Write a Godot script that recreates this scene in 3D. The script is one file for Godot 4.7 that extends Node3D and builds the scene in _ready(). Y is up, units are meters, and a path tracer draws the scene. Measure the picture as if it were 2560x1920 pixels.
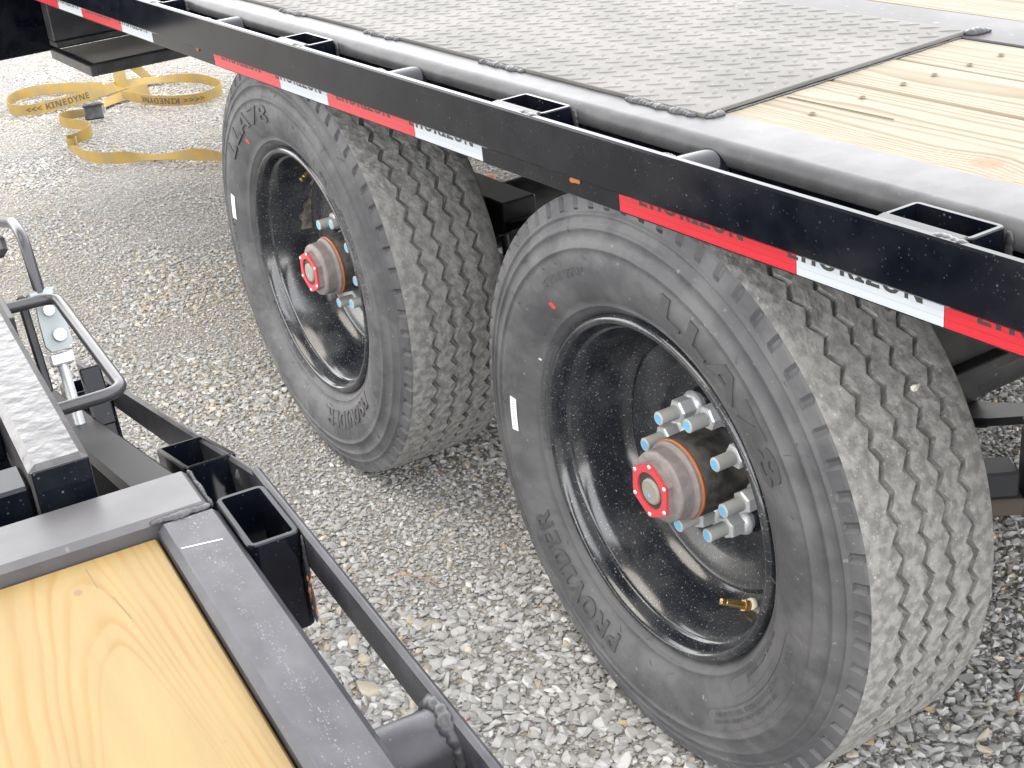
extends Node3D

# ---------------------------------------------------------------- helpers
var rng := RandomNumberGenerator.new()
var taken := {}
const FLAT := -1

func newst() -> SurfaceTool:
	var st := SurfaceTool.new()
	st.begin(Mesh.PRIMITIVE_TRIANGLES)
	st.set_smooth_group(FLAT)
	return st

func done(st: SurfaceTool, mat: Material, into: ArrayMesh = null) -> ArrayMesh:
	st.generate_normals()
	st.set_material(mat)
	return st.commit(into) if into != null else st.commit()

func numbered(called: String, parent: Node) -> String:
	var key := str(parent.get_instance_id()) + called
	if not taken.has(key):
		taken[key] = 0
		return called
	taken[key] += 1
	return "%s_%03d" % [called, taken[key]]

func part(called: String, mesh: Mesh, parent: Node, xf := Transform3D.IDENTITY) -> MeshInstance3D:
	var o := MeshInstance3D.new()
	o.name = numbered(called, parent)
	o.mesh = mesh
	o.transform = xf
	o.cast_shadow = GeometryInstance3D.SHADOW_CASTING_SETTING_ON
	parent.add_child(o, true)
	return o

func pivot(called: String, parent: Node, xf := Transform3D.IDENTITY) -> Node3D:
	var o := Node3D.new()
	o.name = numbered(called, parent)
	o.transform = xf
	parent.add_child(o, true)
	return o

func tag(o: Node, label: String, category: String, group := "", kind := "") -> void:
	if label != "": o.set_meta("label", label)
	if category != "": o.set_meta("category", category)
	if group != "": o.set_meta("group", group)
	if kind != "": o.set_meta("kind", kind)

func tri(st: SurfaceTool, a: Vector3, b: Vector3, c: Vector3, out: Vector3) -> void:
	if (b - a).cross(c - a).dot(out) > 0.0:
		st.add_vertex(a); st.add_vertex(c); st.add_vertex(b)
	else:
		st.add_vertex(a); st.add_vertex(b); st.add_vertex(c)

func quad(st: SurfaceTool, a: Vector3, b: Vector3, c: Vector3, d: Vector3, out: Vector3) -> void:
	tri(st, a, b, c, out)
	tri(st, a, c, d, out)

# a bevelled box
func rbox(st: SurfaceTool, xf: Transform3D, size: Vector3, bev := 0.002) -> void:
	var h := size * 0.5
	var b: float = minf(bev, minf(h.x, minf(h.y, h.z)) * 0.9)
	var P := func(sx: float, sy: float, sz: float, ax: int) -> Vector3:
		var v := Vector3(h.x - b, h.y - b, h.z - b)
		v[ax] = h[ax]
		return Vector3(v.x * sx, v.y * sy, v.z * sz)
	st.set_smooth_group(FLAT)
	for ax in 3:
		var a1 := (ax + 1) % 3
		var a2 := (ax + 2) % 3
		for s in [-1.0, 1.0]:
			var pts: Array[Vector3] = []
			for q in [[-1.0, -1.0], [1.0, -1.0], [1.0, 1.0], [-1.0, 1.0]]:
				var sg := Vector3.ONE
				sg[ax] = s; sg[a1] = q[0]; sg[a2] = q[1]
				pts.append(xf * (P.call(sg.x, sg.y, sg.z, ax) as Vector3))
			var out := Vector3.ZERO
			out[ax] = s
			quad(st, pts[0], pts[1], pts[2], pts[3], xf.basis * out)
	for ax in 3:                      # edges along ax
		var a1 := (ax + 1) % 3
		var a2 := (ax + 2) % 3
		for s1 in [-1.0, 1.0]:
			for s2 in [-1.0, 1.0]:
				var sg := Vector3.ONE
				sg[a1] = s1; sg[a2] = s2
				sg[ax] = -1.0
				var p0: Vector3 = P.call(sg.x, sg.y, sg.z, a1)
				var p1: Vector3 = P.call(sg.x, sg.y, sg.z, a2)
				sg[ax] = 1.0
				var p2: Vector3 = P.call(sg.x, sg.y, sg.z, a2)
				var p3: Vector3 = P.call(sg.x, sg.y, sg.z, a1)
				var out := Vector3.ZERO
				out[a1] = s1; out[a2] = s2
				quad(st, xf * p0, xf * p1, xf * p2, xf * p3, xf.basis * out)
	for sx in [-1.0, 1.0]:
		for sy in [-1.0, 1.0]:
			for sz in [-1.0, 1.0]:
				tri(st, xf * (P.call(sx, sy, sz, 0) as Vector3), xf * (P.call(sx, sy, sz, 1) as Vector3), xf * (P.call(sx, sy, sz, 2) as Vector3), xf.basis * Vector3(sx, sy, sz))

# box from its limits
func lim(st: SurfaceTool, x0: float, x1: float, y0: float, y1: float, z0: float, z1: float, bev := 0.002) -> void:
	rbox(st, Transform3D(Basis.IDENTITY, Vector3((x0 + x1) * 0.5, (y0 + y1) * 0.5, (z0 + z1) * 0.5)), Vector3(absf(x1 - x0), absf(y1 - y0), absf(z1 - z0)), bev)

func boxmesh(x0: float, x1: float, y0: float, y1: float, z0: float, z1: float, mat: Material, bev := 0.002) -> ArrayMesh:
	var st := newst()
	lim(st, x0, x1, y0, y1, z0, z1, bev)
	return done(st, mat)

# surface of revolution round +z; profile from the middle outwards faces +z. groups: one smooth group per segment
func lathe(st: SurfaceTool, prof: Array, segs: int, groups: Array = [], xf := Transform3D.IDENTITY) -> void:
	for i in prof.size() - 1:
		st.set_smooth_group(groups[i] if groups.size() > i else 1)
		var p: Vector2 = prof[i]
		var q: Vector2 = prof[i + 1]
		for k in segs:
			var a := TAU * k / segs
			var b := TAU * (k + 1) / segs
			if k == segs - 1: b = 0.0
			var A := xf * Vector3(p.x * cos(a), p.x * sin(a), p.y)
			var B := xf * Vector3(q.x * cos(a), q.x * sin(a), q.y)
			var C := xf * Vector3(q.x * cos(b), q.x * sin(b), q.y)
			var D := xf * Vector3(p.x * cos(b), p.x * sin(b), p.y)
			if q.x > 1e-6:
				st.add_vertex(A); st.add_vertex(C); st.add_vertex(B)
			if p.x > 1e-6:
				st.add_vertex(A); st.add_vertex(D); st.add_vertex(C)
	st.set_smooth_group(FLAT)

func lathemesh(prof: Array, segs: int, mat: Material, groups: Array = []) -> ArrayMesh:
	var st := newst()
	lathe(st, prof, segs, groups)
	return done(st, mat)

# round bar along a path
func tube(st: SurfaceTool, path: Array, rad: float, sides := 12, caps := true) -> void:
	var n := path.size()
	var up := Vector3.UP
	var t0: Vector3 = (path[1] - path[0]).normalized()
	if absf(t0.dot(up)) > 0.9: up = Vector3.RIGHT
	var nrm := (up - t0 * up.dot(t0)).normalized()
	var rings: Array = []
	for i in n:
		var t: Vector3
		if i == 0: t = (path[1] - path[0]).normalized()
		elif i == n - 1: t = (path[n - 1] - path[n - 2]).normalized()
		else: t = ((path[i] - path[i - 1]).normalized() + (path[i + 1] - path[i]).normalized()).normalized()
		nrm = (nrm - t * nrm.dot(t)).normalized()
		var bn := t.cross(nrm)
		var ring: Array[Vector3] = []
		for k in sides:
			var a := TAU * k / sides
			ring.append(path[i] + (nrm * cos(a) + bn * sin(a)) * rad)
		rings.append(ring)
	st.set_smooth_group(1)
	for i in n - 1:
		for k in sides:
			var k2 := (k + 1) % sides
			var mid: Vector3 = (path[i] + path[i + 1]) * 0.5
			var cen: Vector3 = (rings[i][k] + rings[i][k2] + rings[i + 1][k] + rings[i + 1][k2]) * 0.25
			quad(st, rings[i][k], rings[i][k2], rings[i + 1][k2], rings[i + 1][k], cen - mid)
	st.set_smooth_group(FLAT)
	if caps:
		for e in [0, n - 1]:
			var out: Vector3 = (path[0] - path[1]) if e == 0 else (path[n - 1] - path[n - 2])
			for k in sides:
				tri(st, path[e], rings[e][k], rings[e][(k + 1) % sides], out)

func tubemesh(path: Array, rad: float, mat: Material, sides := 14) -> ArrayMesh:
	var st := newst()
	tube(st, path, rad, sides)
	return done(st, mat)

# rounded corners for a polyline
func rounded(pts: Array, rad: float, steps := 6) -> Array:
	var out: Array = [pts[0]]
	for i in range(1, pts.size() - 1):
		var a: Vector3 = (pts[i - 1] - pts[i]).normalized()
		var b: Vector3 = (pts[i + 1] - pts[i]).normalized()
		var p0: Vector3 = pts[i] + a * rad
		var p1: Vector3 = pts[i] + b * rad
		for s in steps + 1:
			var t := float(s) / steps
			out.append(p0.lerp(pts[i], t).lerp(pts[i].lerp(p1, t), t))
	out.append(pts[pts.size() - 1])
	return out

# polygon (counter-clockwise in its own x,y) pushed along +z by depth
func prism(st: SurfaceTool, poly: PackedVector2Array, depth: float, xf := Transform3D.IDENTITY, smooth := false) -> void:
	var idx := Geometry2D.triangulate_polygon(poly)
	for i in range(0, idx.size(), 3):
		var a := poly[idx[i]]; var b := poly[idx[i + 1]]; var c := poly[idx[i + 2]]
		st.set_smooth_group(FLAT)
		tri(st, xf * Vector3(a.x, a.y, 0), xf * Vector3(b.x, b.y, 0), xf * Vector3(c.x, c.y, 0), xf.basis * Vector3(0, 0, -1))
		tri(st, xf * Vector3(a.x, a.y, depth), xf * Vector3(b.x, b.y, depth), xf * Vector3(c.x, c.y, depth), xf.basis * Vector3(0, 0, 1))
	var area := 0.0
	var n := poly.size()
	for i in n: area += poly[i].x * poly[(i + 1) % n].y - poly[(i + 1) % n].x * poly[i].y
	st.set_smooth_group(2 if smooth else FLAT)
	for i in n:
		var p := poly[i]; var q := poly[(i + 1) % n]
		var out := Vector3(q.y - p.y, p.x - q.x, 0) * signf(area)
		quad(st, xf * Vector3(p.x, p.y, 0), xf * Vector3(q.x, q.y, 0), xf * Vector3(q.x, q.y, depth), xf * Vector3(p.x, p.y, depth), xf.basis * out)
	st.set_smooth_group(FLAT)

func rrect(x0: float, x1: float, y0: float, y1: float, r: float, steps := 4) -> PackedVector2Array:
	var o := PackedVector2Array()
	for c in [[x1 - r, y1 - r, 0.0], [x0 + r, y1 - r, 90.0], [x0 + r, y0 + r, 180.0], [x1 - r, y0 + r, 270.0]]:
		for s in steps + 1:
			var a: float = deg_to_rad(c[2] + 90.0 * s / steps)
			o.append(Vector2(c[0] + r * cos(a), c[1] + r * sin(a)))
	return o

# a hollow tube: outline pushed along +z, open at both ends, wall t
func hollow(st: SurfaceTool, x0: float, x1: float, y0: float, y1: float, r: float, t: float, depth: float, xf := Transform3D.IDENTITY) -> void:
	var o := rrect(x0, x1, y0, y1, r)
	var i := rrect(x0 + t, x1 - t, y0 + t, y1 - t, maxf(r - t, 0.0015))
	var c := Vector2((x0 + x1) * 0.5, (y0 + y1) * 0.5)
	var n := o.size()
	var e := 0.0012
	var om := rrect(x0 + e, x1 - e, y0 + e, y1 - e, r - e)
	for k in n:
		var k2 := (k + 1) % n
		var out := Vector3(o[k].x + o[k2].x - 2 * c.x, o[k].y + o[k2].y - 2 * c.y, 0)
		st.set_smooth_group(3)
		quad(st, xf * v3(o[k], e), xf * v3(o[k2], e), xf * v3(o[k2], depth - e), xf * v3(o[k], depth - e), xf.basis * out)
		st.set_smooth_group(4)
		quad(st, xf * v3(i[k], 0), xf * v3(i[k2], 0), xf * v3(i[k2], depth), xf * v3(i[k], depth), xf.basis * -out)
		st.set_smooth_group(FLAT)
		quad(st, xf * v3(om[k], 0), xf * v3(om[k2], 0), xf * v3(i[k2], 0), xf * v3(i[k], 0), xf.basis * Vector3(0, 0, -1))
		quad(st, xf * v3(om[k], depth), xf * v3(om[k2], depth), xf * v3(i[k2], depth), xf * v3(i[k], depth), xf.basis * Vector3(0, 0, 1))
		quad(st, xf * v3(om[k], 0), xf * v3(om[k2], 0), xf * v3(o[k2], e), xf * v3(o[k], e), xf.basis * (out.normalized() + Vector3(0, 0, -1)))
		quad(st, xf * v3(om[k], depth), xf * v3(om[k2], depth), xf * v3(o[k2], depth - e), xf * v3(o[k], depth - e), xf.basis * (out.normalized() + Vector3(0, 0, 1)))

func v3(p: Vector2, z: float) -> Vector3:
	return Vector3(p.x, p.y, z)

# squashed ball, for weld lumps
func blob(st: SurfaceTool, c: Vector3, r: Vector3, basis := Basis.IDENTITY) -> void:
	var nu := 8
	var nv := 5
	st.set_smooth_group(5)
	var g := func(i: int, j: int) -> Vector3:
		var th := PI * i / nv
		var ph := TAU * (j % nu) / nu
		return Vector3(sin(th) * cos(ph), cos(th), sin(th) * sin(ph))
	for i in nv:
		for j in nu:
			var a: Vector3 = g.call(i, j); var b: Vector3 = g.call(i, j + 1); var d: Vector3 = g.call(i + 1, j); var e: Vector3 = g.call(i + 1, j + 1)
			var m := a + b + d + e
			if i > 0: tri(st, c + basis * (a * r), c + basis * (b * r), c + basis * (d * r), basis * m)
			if i < nv - 1: tri(st, c + basis * (b * r), c + basis * (e * r), c + basis * (d * r), basis * m)
	st.set_smooth_group(FLAT)

# fused weld bead along a path: rippled and uneven
func bead(st: SurfaceTool, path: Array, wide: float, high: float) -> void:
	var n := path.size()
	var sides := 8
	var rings: Array = []
	var drift := rng.randf() * 10.0
	for i in n:
		var t: Vector3 = (path[mini(i + 1, n - 1)] - path[maxi(i - 1, 0)]).normalized()
		var up := Vector3.UP if absf(t.y) < 0.9 else Vector3.BACK
		var side := t.cross(up).normalized()
		up = side.cross(t)
		var f := (1.0 + 0.16 * sin(i * 2.1) + 0.2 * sin(i * 0.37 + drift) + rng.randf_range(-0.12, 0.12)) * minf(1.0, 0.35 + 0.3 * minf(i, n - 1 - i))
		var c: Vector3 = path[i] + side * wide * (0.14 * sin(i * 0.53 + drift) + rng.randf_range(-0.06, 0.06))
		var ring: Array[Vector3] = []
		for k in sides:
			var a := TAU * k / sides
			ring.append(c + side * cos(a) * wide * f * rng.randf_range(0.92, 1.08) + up * sin(a) * high * f * rng.randf_range(0.9, 1.1))
		rings.append(ring)
	st.set_smooth_group(6)
	for i in n - 1:
		var mid: Vector3 = (path[i] + path[i + 1]) * 0.5
		for k in sides:
			var k2 := (k + 1) % sides
			var cen: Vector3 = (rings[i][k] + rings[i][k2] + rings[i + 1][k] + rings[i + 1][k2]) * 0.25
			quad(st, rings[i][k], rings[i][k2], rings[i + 1][k2], rings[i + 1][k], cen - mid)
	for e in [0, n - 1]:
		for k in sides:
			tri(st, path[e], rings[e][k], rings[e][(k + 1) % sides], (path[0] - path[1]) if e == 0 else (path[n - 1] - path[n - 2]))
	st.set_smooth_group(FLAT)

func weldmesh(a: Vector3, b: Vector3, wide: float, mat: Material, _pitch := 0.006) -> ArrayMesh:
	var st := newst()
	var n := int(maxf(6, a.distance_to(b) / 0.0022))
	var path: Array = []
	for i in n + 1: path.append(a.lerp(b, float(i) / n))
	bead(st, path, wide * 0.8, wide * 0.4)
	return done(st, mat)

# raised or printed lettering, bent by a mapping of its own x,y,z
func letters(txt: String, cap: float, depth: float, mat: Material, map: Callable, squeeze := 1.0, weight := 700, into: ArrayMesh = null) -> ArrayMesh:
	var tm := TextMesh.new()
	var f := SystemFont.new()
	f.font_names = PackedStringArray(["Droid Sans"])
	f.font_weight = weight
	tm.font = f
	tm.font_size = 64
	tm.pixel_size = cap / 46.0
	tm.depth = depth
	tm.curve_step = 1.5
	tm.text = txt
	var arr := tm.get_mesh_arrays()
	var vs: PackedVector3Array = arr[Mesh.ARRAY_VERTEX]
	var ix: PackedInt32Array = arr[Mesh.ARRAY_INDEX] if arr[Mesh.ARRAY_INDEX] != null else PackedInt32Array()
	var st := newst()
	var n := ix.size() if ix.size() > 0 else vs.size()
	for i in n:
		var p := vs[ix[i]] if ix.size() > 0 else vs[i]
		st.add_vertex(map.call(Vector3(p.x * squeeze, p.y, p.z)))
	return done(st, mat, into)

# ---------------------------------------------------------------- materials
func lin(r: float, g: float, b: float) -> Color:
	return Color(r, g, b).linear_to_srgb()

func mat(c: Color, rough: float, metal := 0.0, spec := 0.5) -> StandardMaterial3D:
	var m := StandardMaterial3D.new()
	m.albedo_color = c
	m.roughness = rough
	m.metallic = metal
	m.metallic_specular = spec
	return m

func noise(freq: float, seed_: int, oct := 4, typ := FastNoiseLite.TYPE_SIMPLEX_SMOOTH) -> FastNoiseLite:
	var n := FastNoiseLite.new()
	n.seed = seed_
	n.frequency = freq
	n.fractal_octaves = oct
	n.noise_type = typ
	return n

# mottled colour picture: a to b by noise, with scattered light specks
func mottled(size: int, a: Color, b: Color, freq: float, seed_: int, specks: int, speck: Color, biggest := 1, lo := 0.25, hi := 0.75) -> ImageTexture:
	var nz := noise(freq, seed_, 5)
	var src := nz.get_seamless_image(size, size, false, false, 0.15)
	var im := Image.create(size, size, true, Image.FORMAT_RGB8)
	for y in size:
		for x in size:
			im.set_pixel(x, y, a.lerp(b, smoothstep(lo, hi, src.get_pixel(x, y).r)))
	var r := RandomNumberGenerator.new()
	r.seed = seed_ + 7
	for i in specks:
		var x := r.randi() % size
		var y := r.randi() % size
		var w := 1 + int(r.randf() * r.randf() * biggest)
		var c := im.get_pixel(x, y).lerp(speck, r.randf_range(0.15, 1.0))
		im.fill_rect(Rect2i(x, y, w, 1 + int(r.randf() * w)), c)
	im.generate_mipmaps()
	return ImageTexture.create_from_image(im)

func bumps(size: int, freq: float, seed_: int, oct := 4, typ := FastNoiseLite.TYPE_SIMPLEX_SMOOTH, strength := 4.0) -> ImageTexture:
	var nz := noise(freq, seed_, oct, typ)
	var im := nz.get_seamless_image(size, size, false, false, 0.15)
	im.convert(Image.FORMAT_RGBA8)
	im.bump_map_to_normal_map(strength)
	im.generate_mipmaps()
	return ImageTexture.create_from_image(im)

func tri_tex(m: StandardMaterial3D, tex: Texture2D, scale: float) -> StandardMaterial3D:
	m.albedo_color = Color.WHITE
	m.albedo_texture = tex
	m.uv1_triplanar = true
	m.uv1_triplanar_sharpness = 8.0
	m.uv1_scale = Vector3.ONE * scale
	return m

func add_bump(m: StandardMaterial3D, tex: Texture2D, k: float) -> StandardMaterial3D:
	m.normal_enabled = true
	m.normal_texture = tex
	m.normal_scale = k
	return m

# sawn softwood, grain along the picture's x; arched = flat-sawn nested arches
func wood_tex(w: int, h: int, early: Color, late: Color, seed_: int, rings: float, arched: bool, len_m: float, wide_m: float, knots: Array) -> ImageTexture:
	var im := Image.create(w, h, true, Image.FORMAT_RGB8)
	var n1 := noise(1.0, seed_, 3)
	var n2 := noise(1.0, seed_ + 5, 2)
	for y in h:
		for x in w:
			var u := len_m * x / w
			var v := wide_m * y / h
			var f: float
			var amt := 1.0
			if arched:
				var dv := v - 0.064 - 0.006 * n1.get_noise_2d(u * 3.0, 3.0)
				f = (u - (75.0 if dv > 0.0 else 250.0) * dv * dv + 0.02 * n1.get_noise_2d(u * 4.0, v * 14.0)) * rings
				if f < 1.0: f = 1.0 - 1.9 * (sqrt(1.0 + (1.0 - f) * 0.75) - 1.0)
				amt = 1.0 - smoothstep(3.45, 3.6, f)
				f += 0.6 + 0.25 * sin(f * 1.7)
				amt *= 0.6 + 0.5 * n2.get_noise_2d(u * 6.0, v * 20.0)
			else:
				f = v * rings * (1.0 + 0.25 * sin(v * 37.0)) + 0.9 * n1.get_noise_2d(u * 1.1, v * 9.0)
				amt = 0.75 + 0.6 * n2.get_noise_2d(u * 0.8, v * 30.0)
			for k in knots:
				var du: float = u - k[0]
				var dv2: float = (v - k[1]) * 1.6
				var d: float = sqrt(du * du + dv2 * dv2)
				f += k[3] * exp(-d * d / (k[2] * k[2] * 4.0))
			var t := f - floorf(f)
			var late_amt := smoothstep(0.45, 0.9, t) * (1.0 - smoothstep(0.93, 1.0, t)) * clampf(amt, 0.0, 1.2)
			if arched: late_amt = smoothstep(0.42, 0.82, t) * (1.0 - smoothstep(0.84, 0.97, t)) * clampf(amt, 0.0, 1.0)
			var c := early.lerp(late, late_amt)
			var fine := 1.0 + (0.02 if arched else 0.05) * n2.get_noise_2d(u * 25.0, v * 900.0) + 0.05 * n1.get_noise_2d(u * 3.0, v * 30.0)
			c = Color(c.r * fine, c.g * fine, c.b * fine)
			for k in knots:
				var du: float = u - k[0]
				var dv2: float = (v - k[1]) * 1.4
				var d: float = sqrt(du * du + dv2 * dv2) / k[2]
				if d < 1.0:
					var rg := 0.5 + 0.5 * sin(d * 14.0 + n1.get_noise_2d(u * 90.0, v * 90.0) * 3.0)
					c = c.lerp(k[4].lerp(early, 0.45 * rg), (1.0 - smoothstep(0.6, 1.0, d)) * k[5])
			im.set_pixel(x, y, c)
	im.generate_mipmaps()
	return ImageTexture.create_from_image(im)

var M := {}

func materials() -> void:
	var paint_bump := bumps(256, 0.03, 5, 3, FastNoiseLite.TYPE_SIMPLEX_SMOOTH, 2.0)
	# gloss black enamel with dust specks
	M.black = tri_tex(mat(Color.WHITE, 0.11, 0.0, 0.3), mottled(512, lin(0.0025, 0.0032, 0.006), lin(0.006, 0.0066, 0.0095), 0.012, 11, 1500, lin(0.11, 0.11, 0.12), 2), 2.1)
	M.black_top = tri_tex(mat(Color.WHITE, 0.32, 0.0, 0.36), mottled(512, lin(0.026, 0.026, 0.029), lin(0.042, 0.042, 0.046), 0.016, 12, 1500, lin(0.3, 0.3, 0.3), 2), 1.7)
	add_bump(M.black_top, paint_bump, 0.12)
	M.dull_black = tri_tex(mat(Color.WHITE, 0.5), mottled(256, lin(0.012, 0.013, 0.017), lin(0.03, 0.029, 0.03), 0.02, 13, 200, lin(0.15, 0.14, 0.13), 2), 2.0)
	M.tray = mat(lin(0.36, 0.34, 0.32), 0.5, 0.0, 0.5)  # base colour lightened to stand in for sky reflected in the shaded floor
	M.beam = tri_tex(mat(Color.WHITE, 0.45, 0.0, 0.2), mottled(256, lin(0.055, 0.055, 0.058), lin(0.09, 0.09, 0.094), 0.01, 24, 300, lin(0.16, 0.16, 0.16), 2), 1.1)
	M.bar = mat(lin(0.03, 0.03, 0.033), 0.28, 0.0, 0.4)
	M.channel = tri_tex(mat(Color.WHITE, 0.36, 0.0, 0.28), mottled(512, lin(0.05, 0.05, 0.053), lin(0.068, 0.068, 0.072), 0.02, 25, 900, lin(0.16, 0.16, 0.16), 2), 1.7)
	M.cross = add_bump(tri_tex(mat(Color.WHITE, 0.36, 0.0, 0.4), mottled(256, lin(0.052, 0.05, 0.053), lin(0.068, 0.066, 0.069), 0.02, 26, 60, lin(0.2, 0.2, 0.2), 2), 1.7), paint_bump, 0.1)
	M.tail = add_bump(mat(lin(0.013, 0.012, 0.013), 0.45, 0.0, 0.22), paint_bump, 0.25)
	M.weld = add_bump(mat(lin(0.036, 0.036, 0.04), 0.36, 0.0, 0.36), paint_bump, 0.3)
	M.plate = tri_tex(mat(Color.WHITE, 0.5, 0.0, 0.22), mottled(512, lin(0.082, 0.079, 0.075), lin(0.105, 0.1, 0.096), 0.008, 14, 600, lin(0.3, 0.29, 0.27), 2), 1.2)
	# tyre rubber
	M.rubber = tri_tex(mat(Color.WHITE, 0.6, 0.0, 0.45), mottled(512, lin(0.055, 0.056, 0.061), lin(0.088, 0.088, 0.093), 0.009, 15, 500, lin(0.22, 0.2, 0.18), 3), 1.6)
	add_bump(M.rubber, bumps(256, 0.06, 21, 4), 0.25)
	M.tread = tri_tex(mat(Color.WHITE, 0.85, 0.0, 0.3), mottled(512, lin(0.15, 0.149, 0.147), lin(0.235, 0.232, 0.227), 0.035, 16, 6000, lin(0.33, 0.32, 0.30), 4), 2.7)
	add_bump(M.tread, bumps(512, 0.035, 22, 5, FastNoiseLite.TYPE_CELLULAR, 6.0), 0.8)
	# wheel enamel, splashed
	M.rim = tri_tex(mat(Color.WHITE, 0.17, 0.0, 0.6), mottled(512, lin(0.007, 0.009, 0.013), lin(0.032, 0.034, 0.038), 0.006, 17, 9000, lin(0.26, 0.255, 0.25), 3, 0.3, 0.8), 2.9)
	M.hub = tri_tex(mat(Color.WHITE, 0.5), mottled(256, lin(0.016, 0.017, 0.018), lin(0.05, 0.044, 0.038), 0.03, 18, 250, lin(0.2, 0.12, 0.06), 3), 6.0)
	M.zinc = add_bump(mat(lin(0.55, 0.57, 0.59), 0.3, 0.3, 0.6), paint_bump, 0.2)
	M.thread = mat(lin(0.4, 0.41, 0.4), 0.45, 0.1, 0.5)
	M.zinc_plate = mat(lin(0.2, 0.225, 0.232), 0.35, 0.35, 0.5)
	M.rubber_dark = mat(lin(0.05, 0.05, 0.054), 0.5)
	M.mud = tri_tex(mat(Color.WHITE, 0.9), mottled(128, lin(0.05, 0.045, 0.04), lin(0.15, 0.13, 0.11), 0.04, 23, 200, lin(0.2, 0.18, 0.16), 2), 9.0)
	M.blue = mat(lin(0.11, 0.38, 0.66), 0.6)
	M.cap = tri_tex(mat(Color.WHITE, 0.6), mottled(256, lin(0.18, 0.155, 0.152), lin(0.225, 0.2, 0.197), 0.02, 19, 100, lin(0.3, 0.28, 0.27), 2), 8.0)
	M.orange = mat(lin(0.36, 0.10, 0.02), 0.55)
	M.red_plastic = mat(lin(0.5, 0.05, 0.06), 0.4)
	M.screw = mat(lin(0.6, 0.64, 0.68), 0.3, 0.7)
	M.plug = mat(lin(0.24, 0.23, 0.2), 0.55)
	M.dark_hole = mat(lin(0.05, 0.045, 0.04), 0.6)
	M.brass = mat(lin(0.5, 0.34, 0.14), 0.3, 0.9)
	M.white_rubber = mat(lin(0.6, 0.57, 0.5), 0.6)
	M.sticker = mat(lin(0.75, 0.75, 0.75), 0.5)
	M.ink = mat(lin(0.02, 0.02, 0.02), 0.5)
	M.faint_ink = mat(lin(0.25, 0.25, 0.27), 0.5)
	M.red_dot = mat(lin(0.5, 0.06, 0.04), 0.6)
	M.nail = mat(lin(0.11, 0.085, 0.055), 0.6)
	M.split = mat(lin(0.13, 0.1, 0.065), 0.8)
	M.chalk = mat(lin(0.6, 0.58, 0.54), 0.8)
	M.rust = mat(lin(0.3, 0.105, 0.022), 0.85)
	M.dirt_rubber = M.rubber
	# tape
	M.tape_red = tri_tex(mat(Color.WHITE, 0.32, 0.0, 0.6), tape_tex(lin(0.4, 0.01, 0.02), lin(0.27, 0.007, 0.012)), 50.0)
	M.tape_white = tri_tex(mat(Color.WHITE, 0.35, 0.0, 0.4), tape_tex(lin(0.36, 0.385, 0.41), lin(0.3, 0.325, 0.35)), 50.0)
	# wood
	M.deck_wood = mat(Color.WHITE, 0.7, 0.0, 0.35)
	M.deck_wood.albedo_texture = wood_tex(1024, 320, lin(0.195, 0.172, 0.134), lin(0.112, 0.083, 0.047), 31, 52.0, false, 1.5, 0.5, [[0.8, 0.315, 0.021, 2.2, lin(0.17, 0.10, 0.055), 0.9], [0.3, 0.40, 0.010, 1.2, lin(0.3, 0.16, 0.08), 0.8]])
	M.deck_wood.uv1_triplanar = true
	M.deck_wood.uv1_scale = Vector3(1 / 1.5, 1 / 0.5, 1 / 0.5)
	M.deck_wood.uv1_offset = Vector3(0.24, 0, 0)
	M.far_wood = M.deck_wood.duplicate()
	M.far_wood.uv1_offset = Vector3(0.6, 0, 0.3)
	M.near_wood = mat(Color.WHITE, 0.55, 0.0, 0.4)
	M.near_wood.albedo_texture = wood_tex(1024, 340, lin(0.19, 0.132, 0.051), lin(0.175, 0.098, 0.027), 37, 24.0, true, 0.8, 0.22, [[0.055, 0.075, 0.006, 0.5, lin(0.14, 0.08, 0.06), 0.9], [0.3, 0.03, 0.002, 0.0, lin(0.2, 0.09, 0.04), 0.8], [0.36, 0.05, 0.002, 0.0, lin(0.2, 0.09, 0.04), 0.8]])
	M.near_wood.uv1_triplanar = true
	M.near_wood.uv1_scale = Vector3(1 / 0.8, 1 / 0.22, 1 / 0.22)
	M.near_wood.uv1_offset = Vector3(0, 0, 0.5)
	# strap
	M.strap = tri_tex(mat(Color.WHITE, 0.8, 0.0, 0.3), mottled(256, lin(0.27, 0.18, 0.046), lin(0.225, 0.165, 0.075), 0.012, 41, 160, lin(0.2, 0.14, 0.06), 2), 6.0)
	M.strap_ink = mat(lin(0.06, 0.045, 0.026), 0.8)
	M.buckle = tri_tex(mat(Color.WHITE, 0.45), mottled(128, lin(0.02, 0.02, 0.022), lin(0.05, 0.05, 0.052), 0.03, 42, 60, lin(0.2, 0.2, 0.2), 2), 8.0)
	# tube top with scuffs
	M.scuffed = tri_tex(mat(Color.WHITE, 0.36, 0.0, 0.36), mottled(512, lin(0.022, 0.022, 0.027), lin(0.042, 0.042, 0.047), 0.01, 51, 700, lin(0.14, 0.14, 0.15), 2), 3.2)
	add_bump(M.scuffed, paint_bump, 0.1)
	M.streaked = mat(Color.WHITE, 0.36, 0.0, 0.36)
	M.streaked.albedo_texture = streak_tex()
	M.streaked.uv1_triplanar = true
	M.streaked.uv1_scale = Vector3(1.25, 10.0, 10.0)
	M.wrinkled = tri_tex(mat(Color.WHITE, 0.32, 0.0, 0.42), mottled(256, lin(0.03, 0.029, 0.031), lin(0.05, 0.048, 0.05), 0.02, 52, 60, lin(0.2, 0.2, 0.2), 2), 3.0)
	add_bump(M.wrinkled, bumps(256, 0.045, 53, 4, FastNoiseLite.TYPE_SIMPLEX_SMOOTH, 6.0), 0.2)
	# gravel
	M.stone = mat(Color.WHITE, 0.9, 0.0, 0.3)
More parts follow.
